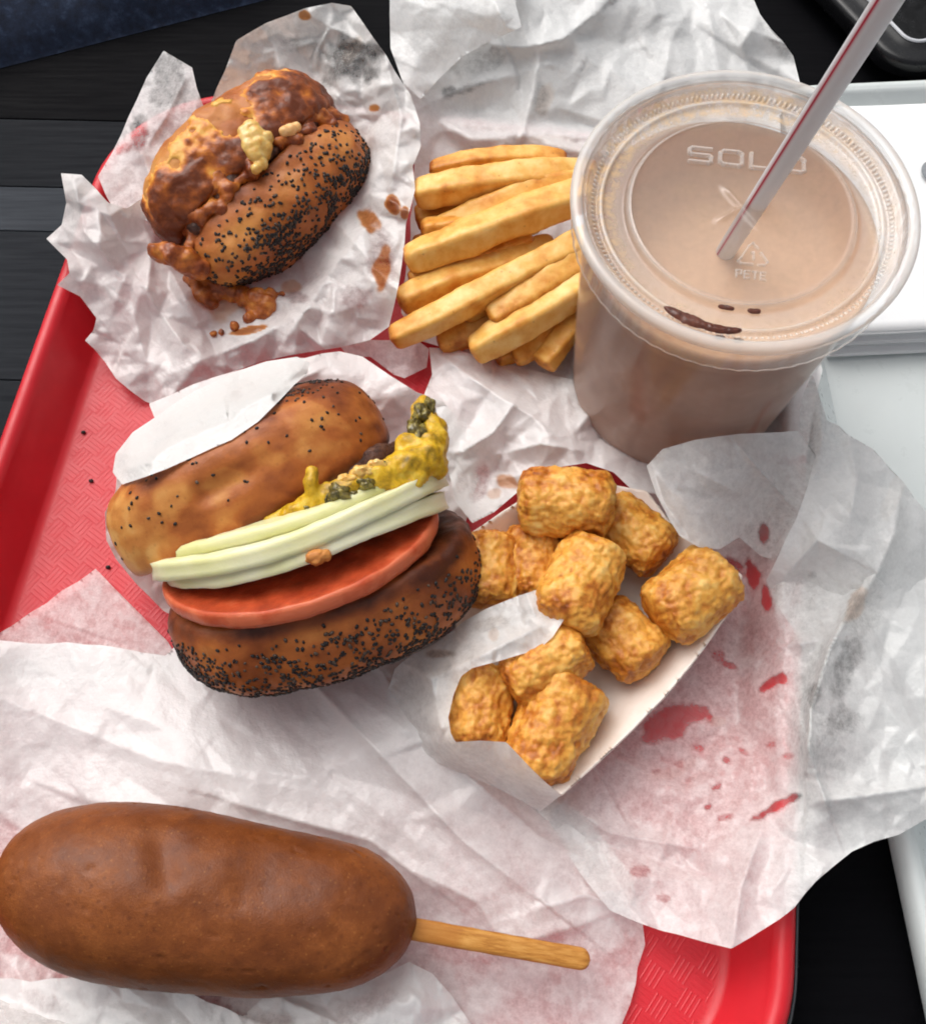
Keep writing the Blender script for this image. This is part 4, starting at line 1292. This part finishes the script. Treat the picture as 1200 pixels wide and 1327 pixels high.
B2 = root('tomato_burger', (*P(390, 730, 0)[:2], 2), 'opened burger with onion slices, mustard and a thick tomato slice', 'burger')
lh, nh = frame(P(225, 795, 30), P(600, 680, 30), 42)
Ch = P(412, 722, 31)
hp = [(0, -1.5), (.55, -1.2), (.86, -.6), (.95, -1.6), (.992, -5), (1.0, -10), (.985, -18), (.91, -25), (.72, -30.5), (.4, -33.5), (0, -34)]
G, N, rr, mh = disc_grid(Ch, lh, nh, 50.5, 38, hp, 110, 260, 2.15)
G = G + N * (1.0 * fbm(G, 22, 3, 2) + .35 * fbm(G, 6, 3, 3))[..., None]
G = dent(G, N, [(P(560, 700, 50), P(590, 780, 40), 6, .9), (P(300, 850, 40), P(360, 872, 38), 6, .8)])
prow = np.linspace(0, 1, 110)[:, None] + 0 * G[..., 0]
face = 1 - smooth(prow, .36, .44)
tone = .64 + .22 * fbm(G, 16, 3, 4) + .10 * face + .28 * smooth(np.abs(prow - .42), .045, .0)
tone = tone + .25 * smooth((G - Ch) @ lh, 20, 46) * face
add_grid('bottom_bun', G, MAT['bun'], B2, {'tone': tone})
q = fbm(G, 13, 3, 8)
wgt = smooth(prow, .43, .50) * (.45 + 1.3 * smooth(q, -.5, .4) * smooth(prow, .44, .62) + .8 * smooth((G - Ch) @ lh, -30, -46)) * (G[..., 2] > 4)
pts, nn = scatter(G, N, wgt, 3300, 5)
seeds_mesh('poppy_seeds', pts, nn, B2, .64, 2)
# tomato
slab('tomato_slice', Ch + nh * 5.6 + lh * -3.5 + mh * 4.2, unit(lh - nh * .03), unit(nh + mh * .10), 44, 37, 5.0, MAT['tomato'], B2, 3, bend=.8, wob=.35, round_=.06,
     tone=lambda G, rr, th: .66 + .45 * fbm(G, 9, 3, 6) - .6 * smooth(rr[:, None] + 0 * th, .955, .99))
# onion slices, slightly fanned
on_l, on_n = frame(P(190, 750, 40), P(560, 650, 40), 24)
for k, (px_, py_, z_, R, R2, th_, turn) in enumerate(((402, 702, 36, 45, 33.5, 5.8, .02), (392, 682, 37, 48, 35.5, 6.2, .065), (386, 659, 37, 45, 34, 4.4, .095))):
    l_ = unit(on_l + np.array([-on_l[1], on_l[0], 0]) * turn)
    n_ = unit(on_n - l_ * (on_n @ l_) + np.array([0, 0, .05 * k]))
    slab('onion_slice', P(px_, py_, z_), l_, n_, R, R2, th_, MAT['onion'], B2, 11 + k, bend=2.0 - 1.0 * k, wob=.35, round_=.22, wave=1.1, sq=2.1,
         tone=lambda G, rr, th, k=k: .2 + .16 * k + .35 * fbm(G, 20, 2, k + 4))
# browned scraps on the onion
for k, (x_, y_, z_, r_) in enumerate(((302, 738, 60, 2.2), (411, 722, 66, 2.6))):
    V, Fs = blob_mesh([(*P(x_ - 8, y_ + 2, z_), r_ * .7), (*P(x_, y_, z_), r_), (*P(x_ + 9, y_ - 2, z_), r_ * .75)], .5, k, .5, 2)
    obj('onion_crumb', V, Fs, MAT['sauce' if k == 0 else 'bun'], B2, {'tone': np.full(len(V), .35)})
# patty
pl_, pn_ = frame(P(190, 735, 40), P(530, 575, 40), 14)
slab('beef_patty', P(396, 656, 29), pl_, pn_, 43.5, 29, 9, MAT['patty'], B2, 21, wob=1.5, round_=.3)
# upper bun
lc, nc = frame(P(150, 720, 40), P(500, 534, 40), 30)
Cc = P(349, 662, 33)
cp = [(0, 0), (.6, .2), (.88, .6), (.975, 2.2), (1.0, 7.5), (.995, 15), (.95, 22), (.85, 27), (.6, 31.5), (.3, 33.5), (0, 34)]
G, N, rr, mc = disc_grid(Cc, lc, nc, 47.0, 29.5, cp, 110, 260, 2.2)
G = G + N * (.8 * fbm(G, 28, 2, 12) + .22 * fbm(G, 6, 3, 13))[..., None]
G = dent(G, N, [(P(265, 640, 66), P(345, 600, 70), 3.4, 2.6), (P(345, 600, 70), P(420, 555, 70), 4.5, 1.2), (P(400, 600, 70), P(430, 590, 70), 6, .8), (P(210, 700, 58), P(300, 660, 64), 7, .8)])
prow = np.linspace(0, 1, 110)[:, None] + 0 * G[..., 0]
along = (G - Cc) @ lc
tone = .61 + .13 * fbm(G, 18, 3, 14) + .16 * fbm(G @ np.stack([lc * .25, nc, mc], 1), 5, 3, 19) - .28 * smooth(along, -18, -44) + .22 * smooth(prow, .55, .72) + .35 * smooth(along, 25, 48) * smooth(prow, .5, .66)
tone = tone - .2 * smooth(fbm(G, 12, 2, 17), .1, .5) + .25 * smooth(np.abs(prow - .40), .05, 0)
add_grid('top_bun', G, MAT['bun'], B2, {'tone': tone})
wgt = .035 * smooth(prow, .42, .5) + 1.3 * smooth(prow, .62, .75) * smooth(along, 5, 30) * smooth(fbm(G, 10, 2, 8), -.3, .2)
pts, nn = scatter(G, N, wgt * (G[..., 2] > 15), 420, 6)
seeds_mesh('poppy_seeds', pts, nn, B2, .58, 3)
CROWN = G.copy()
# mustard with relish
balls = [(336, 682, 56, 1.8), (352, 676, 57, 2.2), (372, 666, 58, 2.6), (395, 655, 60, 3.2), (415, 646, 61, 3.8), (436, 640, 61, 4.0), (458, 632, 61, 4.2), (478, 624, 61, 4.4), (498, 616, 60, 4.8), (520, 606, 58, 5.4), (540, 598, 56, 6.2), (556, 584, 54, 6.2), (560, 566, 52, 5.4), (552, 550, 51, 4.8), (548, 536, 50, 4.2), (550, 526, 49, 3.4), (530, 582, 55, 5.0), (510, 630, 58, 4.6), (535, 620, 56, 5.2), (562, 602, 53, 4.8), (404, 612, 66, 1.8), (402, 622, 66, 2.0), (405, 636, 64, 2.4), (408, 650, 62, 2.6)]
balls = [tuple(q_) for q_ in catmull(balls[:16], 70)] + balls[16:]
V, Fs = blob_mesh([(*P(a, b, c), max(d, 1.2)) for a, b, c, d in balls], .6, 5, 1.1, 6)
obj('mustard', V, Fs, MAT['mustard'], B2)
r = np.random.default_rng(4)
for (x_, y_, z_, r_) in ((440, 641, 64, 3.6), (425, 646, 63, 2.6), (474, 628, 64, 3.0), (540, 562, 57, 3.8), (546, 538, 55, 3.6), (556, 528, 53, 3.2), (400, 657, 61, 2.4), (492, 606, 63, 2.6), (460, 642, 63, 2.4), (380, 668, 59, 2.6), (536, 550, 57, 2.6)):
    g = sphere_grid(18, 24)
    g = g * (r_ * .8 * (1 + .45 * fbm(g, .8, 3, int(x_))))[..., None] * r.uniform(.6, 1.3, 3)
    add_grid('relish_piece', g + P(x_, y_, z_), MAT['relish'], B2)
for (x_, y_, z_, r_) in ((470, 612, 64, 3.4), (486, 604, 63, 3.0), (450, 622, 64, 2.6)):
    g = sphere_grid(18, 24)
    g = g * (r_ * .85 * (1 + .4 * fbm(g, .8, 3, int(x_))))[..., None] * np.array([1.2, .8, .9])
    add_grid('pickle_piece', g + P(x_, y_, z_), MAT['pepper'], B2)

# --- wrapper of the onion and tomato burger
w2 = [
    dict(outline=[(228, 800, 4), (212, 792, 6), (176, 756, 14), (150, 724, 22), (138, 700, 26), (136, 664, 28), (150, 636, 27), (153, 596, 24), (172, 580, 22), (205, 553, 16), (193, 523, 12), (225, 510, 14), (250, 498, 16), (300, 482, 18), (352, 468, 18), (440, 455, 18), (470, 462, 20),
                  (505, 486, 22), (540, 508, 22), (575, 520, 16), (600, 560, 12), (620, 620, 6), (600, 690, 3), (420, 760, 2)],
         ctrl=[(300, 640, 4), (400, 600, 5), (480, 580, 6), (300, 760, 2), (230, 700, 8), (180, 690, 18), (260, 570, 22), (350, 520, 24), (430, 475, 24)],
         crumple=[(40, 2.6, -25, 1.8), (20, .9, -30, 1.5), (10, .3)], folds=[([(170, 590), (260, 560), (340, 520), (430, 470)], 5, 16, 14), ([(205, 540), (300, 510), (400, 470)], 4, 10, 16)], tr=.03, rough_tr=.8, seed=61, zmin=1.4, h=2.4, edge_rough=.8),
    # fold lying over the back of the upper bun
    dict(outline=[(a, b, surface_z(CROWN, a, b, 2.6, 30)) for a, b in ((158, 628), (146, 612), (150, 588), (172, 560), (205, 538), (250, 508), (300, 484), (345, 468), (385, 462), (402, 470), (398, 484), (365, 516), (335, 546), (300, 570), (255, 590), (215, 608), (188, 618))],
         ctrl=[(a, b, surface_z(CROWN, a, b, 3.2, 40)) for a, b in ((240, 585), (310, 552), (190, 605), (355, 515), (160, 620), (240, 560), (300, 530), (200, 580), (270, 545), (340, 500), (380, 480), (225, 592), (265, 572), (285, 560), (335, 530), (180, 600), (210, 560), (250, 530), (320, 510), (360, 495))], crumple=[(30, 3.4, -28, 1.8), (16, 1.8, -45, 1.6), (9, .6)], folds=[([(170, 608), (250, 578), (330, 530), (390, 478)], 4.0, 5, 12), ([(158, 590), (220, 562), (300, 520)], 4.0, 6, 9), ([(200, 600), (280, 572), (340, 536)], 2.5, 4, 7), ([(210, 545), (280, 520), (360, 475)], 3.0, 8, 8)], tr=.02, seed=62, zmin=20, h=2.2, edge_rough=.7, over=CROWN),
]
paper('sandwich_wrapper', w2, MAT['paper_warm'], 'opaque white wrapper folded around the burger with onion and tomato')

# ================================================================== burger with brown sauce
W1_V = np.array([(np.array(v_.co) * 1000 + np.array(w1_obj['_o'])) for v_ in w1_obj.data.vertices])
B1 = root('saucy_burger', (*P(330, 250, 0)[:2], 3), 'poppy seed burger with brown sauce running out, in a crumpled wrapper', 'burger')
l1, n1 = frame(P(235, 345, 30), P(470, 150, 30), 12)
C1 = P(346, 243, 24)
bp = [(0, 0), (.6, -.2), (.88, -.8), (.97, -1.6), (1.0, -6), (.99, -11), (.94, -16), (.82, -20.5), (.58, -24), (.28, -25.6), (0, -26)]
G, N, rr, m1 = disc_grid(C1 - n1 * 1.0, l1, n1, 42.5, 20.5, bp, 110, 260, 2.35)
G = G + N * (1.3 * fbm(G, 22, 3, 22) + .4 * fbm(G, 6, 3, 23))[..., None]
prow = np.linspace(0, 1, 110)[:, None] + 0 * G[..., 0]
tone = .48 + .2 * fbm(G, 15, 3, 24) + .16 * smooth(prow, .55, .75) + .2 * smooth(np.abs(prow - .42), .05, 0)
add_grid('bottom_bun', G, MAT['bun'], B1, {'tone': tone})
wgt = smooth(prow, .42, .48) * (.30 + 1.6 * smooth(prow, .52, .72) * smooth(fbm(G, 13, 3, 9), -.5, .4)) * (G[..., 2] > 10)
pts, nn = scatter(G, N, wgt, 1500, 9)
seeds_mesh('poppy_seeds', pts, nn, B1, .72, 4)
GB1, NB1, PB1 = G, N, prow
# patty
slab('beef_patty', C1 + n1 * 1.8, l1, n1, 41.5, 21.2, 6, MAT['patty'], B1, 31, wob=1.8, round_=.35)
# upper bun under the sauce
up_n = unit(n1 + np.array([0, 0, .12]))
tp = [(0, 0), (.6, .2), (.88, .8), (.97, 1.8), (1.0, 7), (.99, 13), (.94, 19), (.82, 24.5), (.58, 28.5), (.28, 30.5), (0, 31)]
G, N, rr, m2 = disc_grid(C1 + n1 * 4.0 + np.array([0, 0, 1.5]), l1, up_n, 42.5, 21.5, tp, 120, 280, 2.35)
G = G + N * (1.6 * fbm(G, 22, 3, 32) + .5 * fbm(G, 6, 3, 33))[..., None]
prow = np.linspace(0, 1, 120)[:, None] + 0 * G[..., 0]
al = (G - C1) @ l1
tone = .46 + .2 * fbm(G, 14, 3, 34) - .3 * smooth(al, -15, -42)
add_grid('top_bun', G, MAT['bun'], B1, {'tone': tone})
# sauce skin over it: thick where it has run
msk = .0 + 1.05 * fbm(G, 13, 4, 35) + .75 * smooth(prow, .62, .44) - .55 * smooth(prow, .52, .72) + .55 * smooth(al, -12, -40) * smooth(prow, .7, .5) + .35 * smooth(al, 5, 30)
th_ = np.clip(msk, -1, 1.2)
Sg = G + N * (np.where(th_ > 0, .35 + 1.1 * smooth(th_, 0, 1.0) + .55 * smooth(th_, .1, .5) * (.5 - cells(G, 4.0, 2)) + .5 * fbm(G, 3, 3, 36) * smooth(th_, .05, .4), -1.5 + 0 * th_))[..., None]
add_grid('sauce', Sg, MAT['glaze'], B1, {'tone': 1 - .95 * smooth(th_, .0, .85) + .3 * fbm(G, 7, 3, 41)})
# sauce filling the seam and spilling over the lower end
balls = []
r = np.random.default_rng(12)
for k in range(95):
    t = r.uniform(-.97, .95)
    a = math.sqrt(max(0, 1 - t * t))
    c_ = C1 + l1 * t * 41 + n1 * r.uniform(-2.5, 6) + m1 * (20.8 * a * r.uniform(.95, 1.02))
    if -.1 < t < .3 and r.random() < .7: continue
    balls.append((*c_, r.uniform(1.6, 3.6)))
for (x_, y_, z_, r_) in ((222, 330, 34, 4.5), (240, 338, 31, 5), (256, 346, 28, 5), (206, 326, 34, 4)):
    balls.append((*P(x_, y_, z_), r_))
V, Fs = blob_mesh(balls, .9, 7, 1.1, 4)
obj('sauce_in_seam', V, Fs, MAT['sauce'], B1)
# pepper and cheese showing in the seam
SEAM = np.concatenate([V, Sg.reshape(-1, 3), GB1.reshape(-1, 3)])
for k, (nm, mt, pp) in enumerate((('melted_cheese', 'pepper', ((318, 172, 3.0), (326, 166, 3.4), (322, 180, 3.6), (332, 176, 3.8), (324, 190, 3.4), (334, 188, 3.8), (330, 200, 3.2), (340, 200, 3.2), (338, 212, 2.6), (332, 218, 2.2), (344, 190, 2.8), (346, 178, 2.6))),
                                  ('cheese_piece', 'cheese', ((368, 170, 2.2), (376, 168, 2.6), (384, 165, 2.2))))):
    W_, Fs = blob_mesh([(*P(a, b, surface_z(SEAM, a, b, -.45 * r_, 46)), r_) for a, b, r_ in pp], .5, 11 + k, .35, 4)
    obj(nm, W_, Fs, MAT[mt], B1)
# sauce that has dripped on to the wrapper
drip = root('sauce_drip', P(300, 385, 14), 'glossy orange-brown sauce drip on the wrapper below the burger', 'sauce')
balls = [(255, 362, 29, 4.6), (268, 368, 28, 5), (284, 372, 26, 5.2), (300, 378, 24, 4.4), (318, 384, 23, 4.4), (334, 388, 22, 4.6), (346, 394, 22, 3.6), (352, 382, 22, 2.6), (340, 404, 21, 3), (322, 412, 20, 2.4), (304, 422, 19, 2), (288, 430, 18, 1.6), (276, 432, 18, 1.4), (262, 380, 26, 4), (274, 392, 24, 3), (328, 398, 21, 3.4), (366, 380, 23, 1.3)]
V, Fs = blob_mesh([(*P(a, b, surface_z(W1_V, a, b, d * .35 - .5)), d) for a, b, c, d in balls], .6, 9, .8, 4)
obj('sauce_pool', V, Fs, MAT['sauce'], drip)

# ================================================================== cup of milkshake
LID_Z = 107.0
cup_c = P(966, 259, LID_Z)
CX, CYc = cup_c[0], cup_c[1]
CUP0 = 2.2
cup = root('plastic_cup', (CX, CYc, CUP0), 'clear plastic cup with flat lid full of chocolate milkshake', 'cup')


def lathe(name, prof, nth, mat, parent, nr=None, mod=None, attrs=None):
    pr = catmull(prof, nr) if nr else np.asarray(prof, float)
    th = np.linspace(0, 2 * np.pi, nth, endpoint=False)
    R = pr[:, 0][:, None] + 0 * th
    Z = pr[:, 1][:, None] + 0 * th
    if mod: R, Z = mod(R, Z, th)
    G = np.stack([CX + .965 * R * np.cos(th), CYc + .965 * R * np.sin(th), Z], -1)
    at = attrs(R, Z, th, G) if attrs else None
    return add_grid(name, G, mat, parent, at)


def cup_r(z): return 39.5 + (46.0 - 39.5) * (z - CUP0) / (LID_Z - 4 - CUP0)


wall = [(0, CUP0 + 2), (33, CUP0 + 2), (37, CUP0 + .6), (38.6, CUP0), (39.4, CUP0 + 1)] + [(cup_r(z), z) for z in np.linspace(CUP0 + 4, LID_Z - 5, 14)] + [(46.6, LID_Z - 3), (47.4, LID_Z - 2.2), (47.2, LID_Z - 1.4), (46.2, LID_Z - 1.6)]
lathe('cup_wall', wall, 200, MAT['cup'], cup, 90, attrs=lambda R, Z, th, G: {'haze': .05 + .10 * smooth(Z, 88, 96)})
# lid
lp = [(48.6, LID_Z - 13), (49.3, LID_Z - 12.6), (49.2, LID_Z - 10), (49.0, LID_Z - 5), (49.6, LID_Z - 3.6), (50.6, LID_Z - 2.2), (50.5, LID_Z - .8), (49.4, LID_Z), (48.0, LID_Z), (47.0, LID_Z - .8), (46.4, LID_Z - 2.6),
      (45.8, LID_Z - 3.0), (43.2, LID_Z - 4.6), (42.6, LID_Z - 4.9), (41.6, LID_Z - 4.2), (40.8, LID_Z - 4.2), (39.8, LID_Z - 5.2), (36, LID_Z - 5.4), (34.4, LID_Z - 5.2), (33.4, LID_Z - 3.8), (32.4, LID_Z - 3.3), (31, LID_Z - 3.5), (20, LID_Z - 3.5), (8, LID_Z - 3.5), (2, LID_Z - 3.5), (0, LID_Z - 3.5)]
NR = 190


def lid_mod(R, Z, th):
    band = smooth(R, 43.0, 43.6) * smooth(R, 46.0, 45.4) * (np.arange(len(R))[:, None] > 60)
    Z = Z + band * .42 * np.sign(np.sin(th * 170)) * np.abs(np.sin(th * 170)) ** .6
    skirt = (np.arange(len(R))[:, None] < 30)
    R = R + skirt * .12 * np.sin(th * 60)
    # cross-shaped straw slit pushed up
    d1 = np.abs(np.sin(th - .55)) * R; d2 = np.abs(np.cos(th - .55)) * R
    Z = Z + .9 * np.exp(-np.minimum(d1, d2) ** 2 / 1.2) * smooth(R, 11, 6) * (R < 20)
    return R, Z


def lid_attr(R, Z, th, G):
    rim = smooth(R, 46.6, 47.6) * (Z > LID_Z - 4)
    out = smooth(R, 34.5, 36) * smooth(R, 47, 45)
    res = smooth(R, 35, 39) * smooth(R, 46.4, 45) * (.25 + .55 * smooth(np.sin(th - .5), -.3, .8)) + .10 * smooth(fbm(G, 12, 3, 3), 0, .5)
    hz = .05 + .30 * rim + .13 * out + .06 * smooth(R, 48, 49) + .22 * np.exp(-((R - 33.2) / .7) ** 2) + .2 * np.exp(-((R - 41.2) / .6) ** 2)
    rib = smooth(R, 43.0, 43.6) * smooth(R, 46.0, 45.4) * (np.arange(len(R))[:, None] > 60)
    hz = hz + rib * .34 * (np.sin(th * 170) > 0)
    return {'haze': hz, 'res': res * .75}


lid = lathe('lid', lp, 1360, MAT['lid'], cup, NR, lid_mod, lid_attr)

# raised marks on the lid
tdir = unit(P(1045, 214, LID_Z) - P(890, 198, LID_Z)); tdir[2] = 0; tdir = unit(tdir)
tup = np.array([-tdir[1], tdir[0], 0])
MAT['emboss'] = m_clear('embossed_plastic', .12, .14)


def stroke(bm, a, b, w, h, z):
    a, b = np.asarray(a, float), np.asarray(b, float)
    d = unit(b - a); s_ = np.array([-d[1], d[0]])
    a = a - d * w * .5; b = b + d * w * .5
    low = [a + s_ * w * .75, a - s_ * w * .75, b - s_ * w * .75, b + s_ * w * .75]
    hi = [a + d * w * .3 + s_ * w * .35, a + d * w * .3 - s_ * w * .35, b - d * w * .3 - s_ * w * .35, b - d * w * .3 + s_ * w * .35]
    vs = [bm.verts.new((*q, z)) for q in low] + [bm.verts.new((*q, z + h)) for q in hi]
    bm.faces.new(vs[4:8])
    for k in range(4): bm.faces.new((vs[k], vs[(k + 1) % 4], vs[4 + (k + 1) % 4], vs[4 + k]))


def marks(name, strokes, origin, size, w, h=.5):
    bm = bmesh.new()
    for s_ in strokes:
        for k in range(len(s_) - 1): stroke(bm, np.array(s_[k]) * size, np.array(s_[k + 1]) * size, w, h, 0)
    bm.verts.index_update(); V = np.array([v.co[:] for v in bm.verts]); Fs = [[v.index for v in f.verts] for f in bm.faces]
    bm.free()
    W = origin + V[:, :1] * tdir + V[:, 1:2] * tup + V[:, 2:] * np.array([0, 0, 1])
    o = obj(name, W, Fs, MAT['emboss'], lid, {'haze': np.full(len(W), .12)}, smooth_on=False)
    return o


ZP = LID_Z - 3.45
letS = [[(1, 1), (.1, 1), (0, .9), (0, .6), (.1, .52), (.9, .52), (1, .42), (1, .1), (.9, 0), (0, 0)]]
letO = [[(.15, 0), (0, .15), (0, .85), (.15, 1), (.85, 1), (1, .85), (1, .15), (.85, 0), (.15, 0)]]
letL = [[(0, 1), (0, 0), (.85, 0)]]
word = []
for k, L in enumerate((letS, letO, letL, letO)):
    for s_ in L: word.append([(x_ * 1.25 + k * 1.78, y_) for x_, y_ in s_])
marks('raised_lettering', word, P(893, 209, ZP), 5.0, .95, .9)
tri = [[(-.62, -.1), (-.2, .75), (0, .95), (.28, .6)], [(.42, .36), (.8, -.2), (.62, -.42), (.3, -.45)], [(.02, -.45), (-.6, -.45), (-.76, -.3), (-.62, -.1)], [(-.06, .3), (.06, .34), (.06, -.12)]]
marks('recycling_mark', tri, P(975, 334, ZP), 5.2, .55, .6)
pete = []
for k, L in enumerate(([[(0, 0), (0, 1), (.6, 1), (.6, .5), (0, .5)]], [[(.6, 0), (0, 0), (0, 1), (.6, 1)], [(0, .5), (.5, .5)]], [[(.3, 0), (.3, 1)], [(0, 1), (.6, 1)]], [[(.6, 0), (0, 0), (0, 1), (.6, 1)], [(0, .5), (.5, .5)]])):
    for s_ in L: pete.append([(x_ + k * .95, y_) for x_, y_ in s_])
marks('raised_code', pete, P(954, 359, ZP), 2.3, .45, .5)

# chocolate smears under the front of the lid
for k, pts_ in enumerate(([(860, 397), (884, 410), (902, 417), (922, 424), (944, 428), (962, 428)], [(930, 396), (940, 398), (952, 400)], [(968, 402), (977, 403), (986, 403)], [(926, 436), (933, 437), (940, 438)], [(950, 440), (957, 441), (964, 441)])):
    zc = LID_Z - 1.6 if k == 0 else (LID_Z - 4.9 if k < 3 else LID_Z - 6)
    nb_ = 60 if k == 0 else 16
    cc = P(*catmull(pts_, nb_).T, zc)
    sy_ = np.linspace(-1, 1, 7)
    wd = (1.5 if k == 0 else .8) * np.sqrt(np.clip(1 - np.linspace(-1, 1, nb_) ** 4, 0, 1)) * (1 + .35 * fbm(cc, 3, 2, k))
    rad_ = cc - np.array([CX, CYc, zc]); rad_ /= np.linalg.norm(rad_, axis=1)[:, None]
    G = cc[:, None] + (wd[:, None] * sy_)[..., None] * rad_[:, None]
    G[..., 2] += (.55 * (1 - sy_ ** 2))[None] * (wd[:, None] > .05) + .15 * fbm(G, 1.5, 2, k)
    add_grid('chocolate_smear', G, MAT['choc'], lid, wrap=False)

# milkshake
shake = [(0, CUP0 + 3), (33, CUP0 + 3), (37.5, CUP0 + 3.4), (cup_r(CUP0 + 6) - .5, CUP0 + 6)] + [(cup_r(z) - .5, z) for z in np.linspace(CUP0 + 10, 84, 12)] + [(cup_r(90) - .5, 90.0), (cup_r(92) - .8, 91.5), (43, 91.2), (40.5, 86), (36, 80), (26, 76), (14, 74.4), (0, 74)]
sh = lathe('milkshake', shake, 160, MAT['shake'], None, 110, attrs=lambda R, Z, th, G: {'foam': (np.arange(len(R))[:, None] > 72) * smooth(R, 45.0, 43.0) + .35 * (R > 43) * smooth(Z, 86, 91)})
tag(sh, 'tan chocolate milkshake filling the clear plastic cup', 'milkshake')

# straw
s_top = P(1150, 0, 182); s_lid = P(984, 258, LID_Z - 2)
d = unit(s_top - s_lid)
s_bot = s_lid - d * 42; s_end = s_top + d * 40
a_ = unit(np.cross(d, [0, 1, 0])); b_ = np.cross(d, a_)
th = np.linspace(0, 2 * np.pi, 72, endpoint=False)
ringv = lambda c, r_: c + r_ * np.cos(th)[:, None] * a_ + r_ * np.sin(th)[:, None] * b_
ks = np.linspace(0, 1, 40)
G = np.array([ringv(s_bot + (s_end - s_bot) * k, 3.0) for k in ks] + [ringv(s_end, 2.8)] + [ringv(s_end + (s_bot - s_end) * k, 2.8) for k in ks])
toward = unit(np.array([0, CAM_Y, CAM_H]) - s_lid)
lat = unit(np.cross(toward, d))
ang = np.arctan2((ringv(np.zeros(3), 1.) @ lat), (ringv(np.zeros(3), 1.) @ toward))
STR = math.radians(50)
dist = np.abs((ang - STR + np.pi) % (2 * np.pi) - np.pi)
stripe = smooth(dist, .17, .08) + .18 * smooth(dist, .42, .3)
dist2 = np.abs((ang - STR - np.pi + np.pi) % (2 * np.pi) - np.pi)
stripe = np.clip(stripe + smooth(dist2, .17, .08), 0, 1)
o = add_grid('drinking_straw', G, MAT['straw'], None, {'stripe': np.repeat(stripe[None], len(G), 0)})
tag(o, 'white drinking straw with thin red stripe standing in the cup lid', 'straw')

# loose seeds on the tray
for k, (x_, y_, w_) in enumerate(((108, 560, 'topmost of the three'), (118, 623, 'middle one of the three'), (140, 735, 'lowest of the three'))):
    v0, f0 = ico()
    o = obj('poppy_seed', P(x_, y_, .6) + v0 * np.array([1.0, .8, .6]), f0, MAT['seed'], None, {'tone': np.full(len(v0), .2)})
    tag(o, 'loose dark seed on the red tray bottom, ' + w_, 'seed', 'loose seeds on the tray')

for o in bpy.data.objects:
    if '_o' in o: del o['_o']
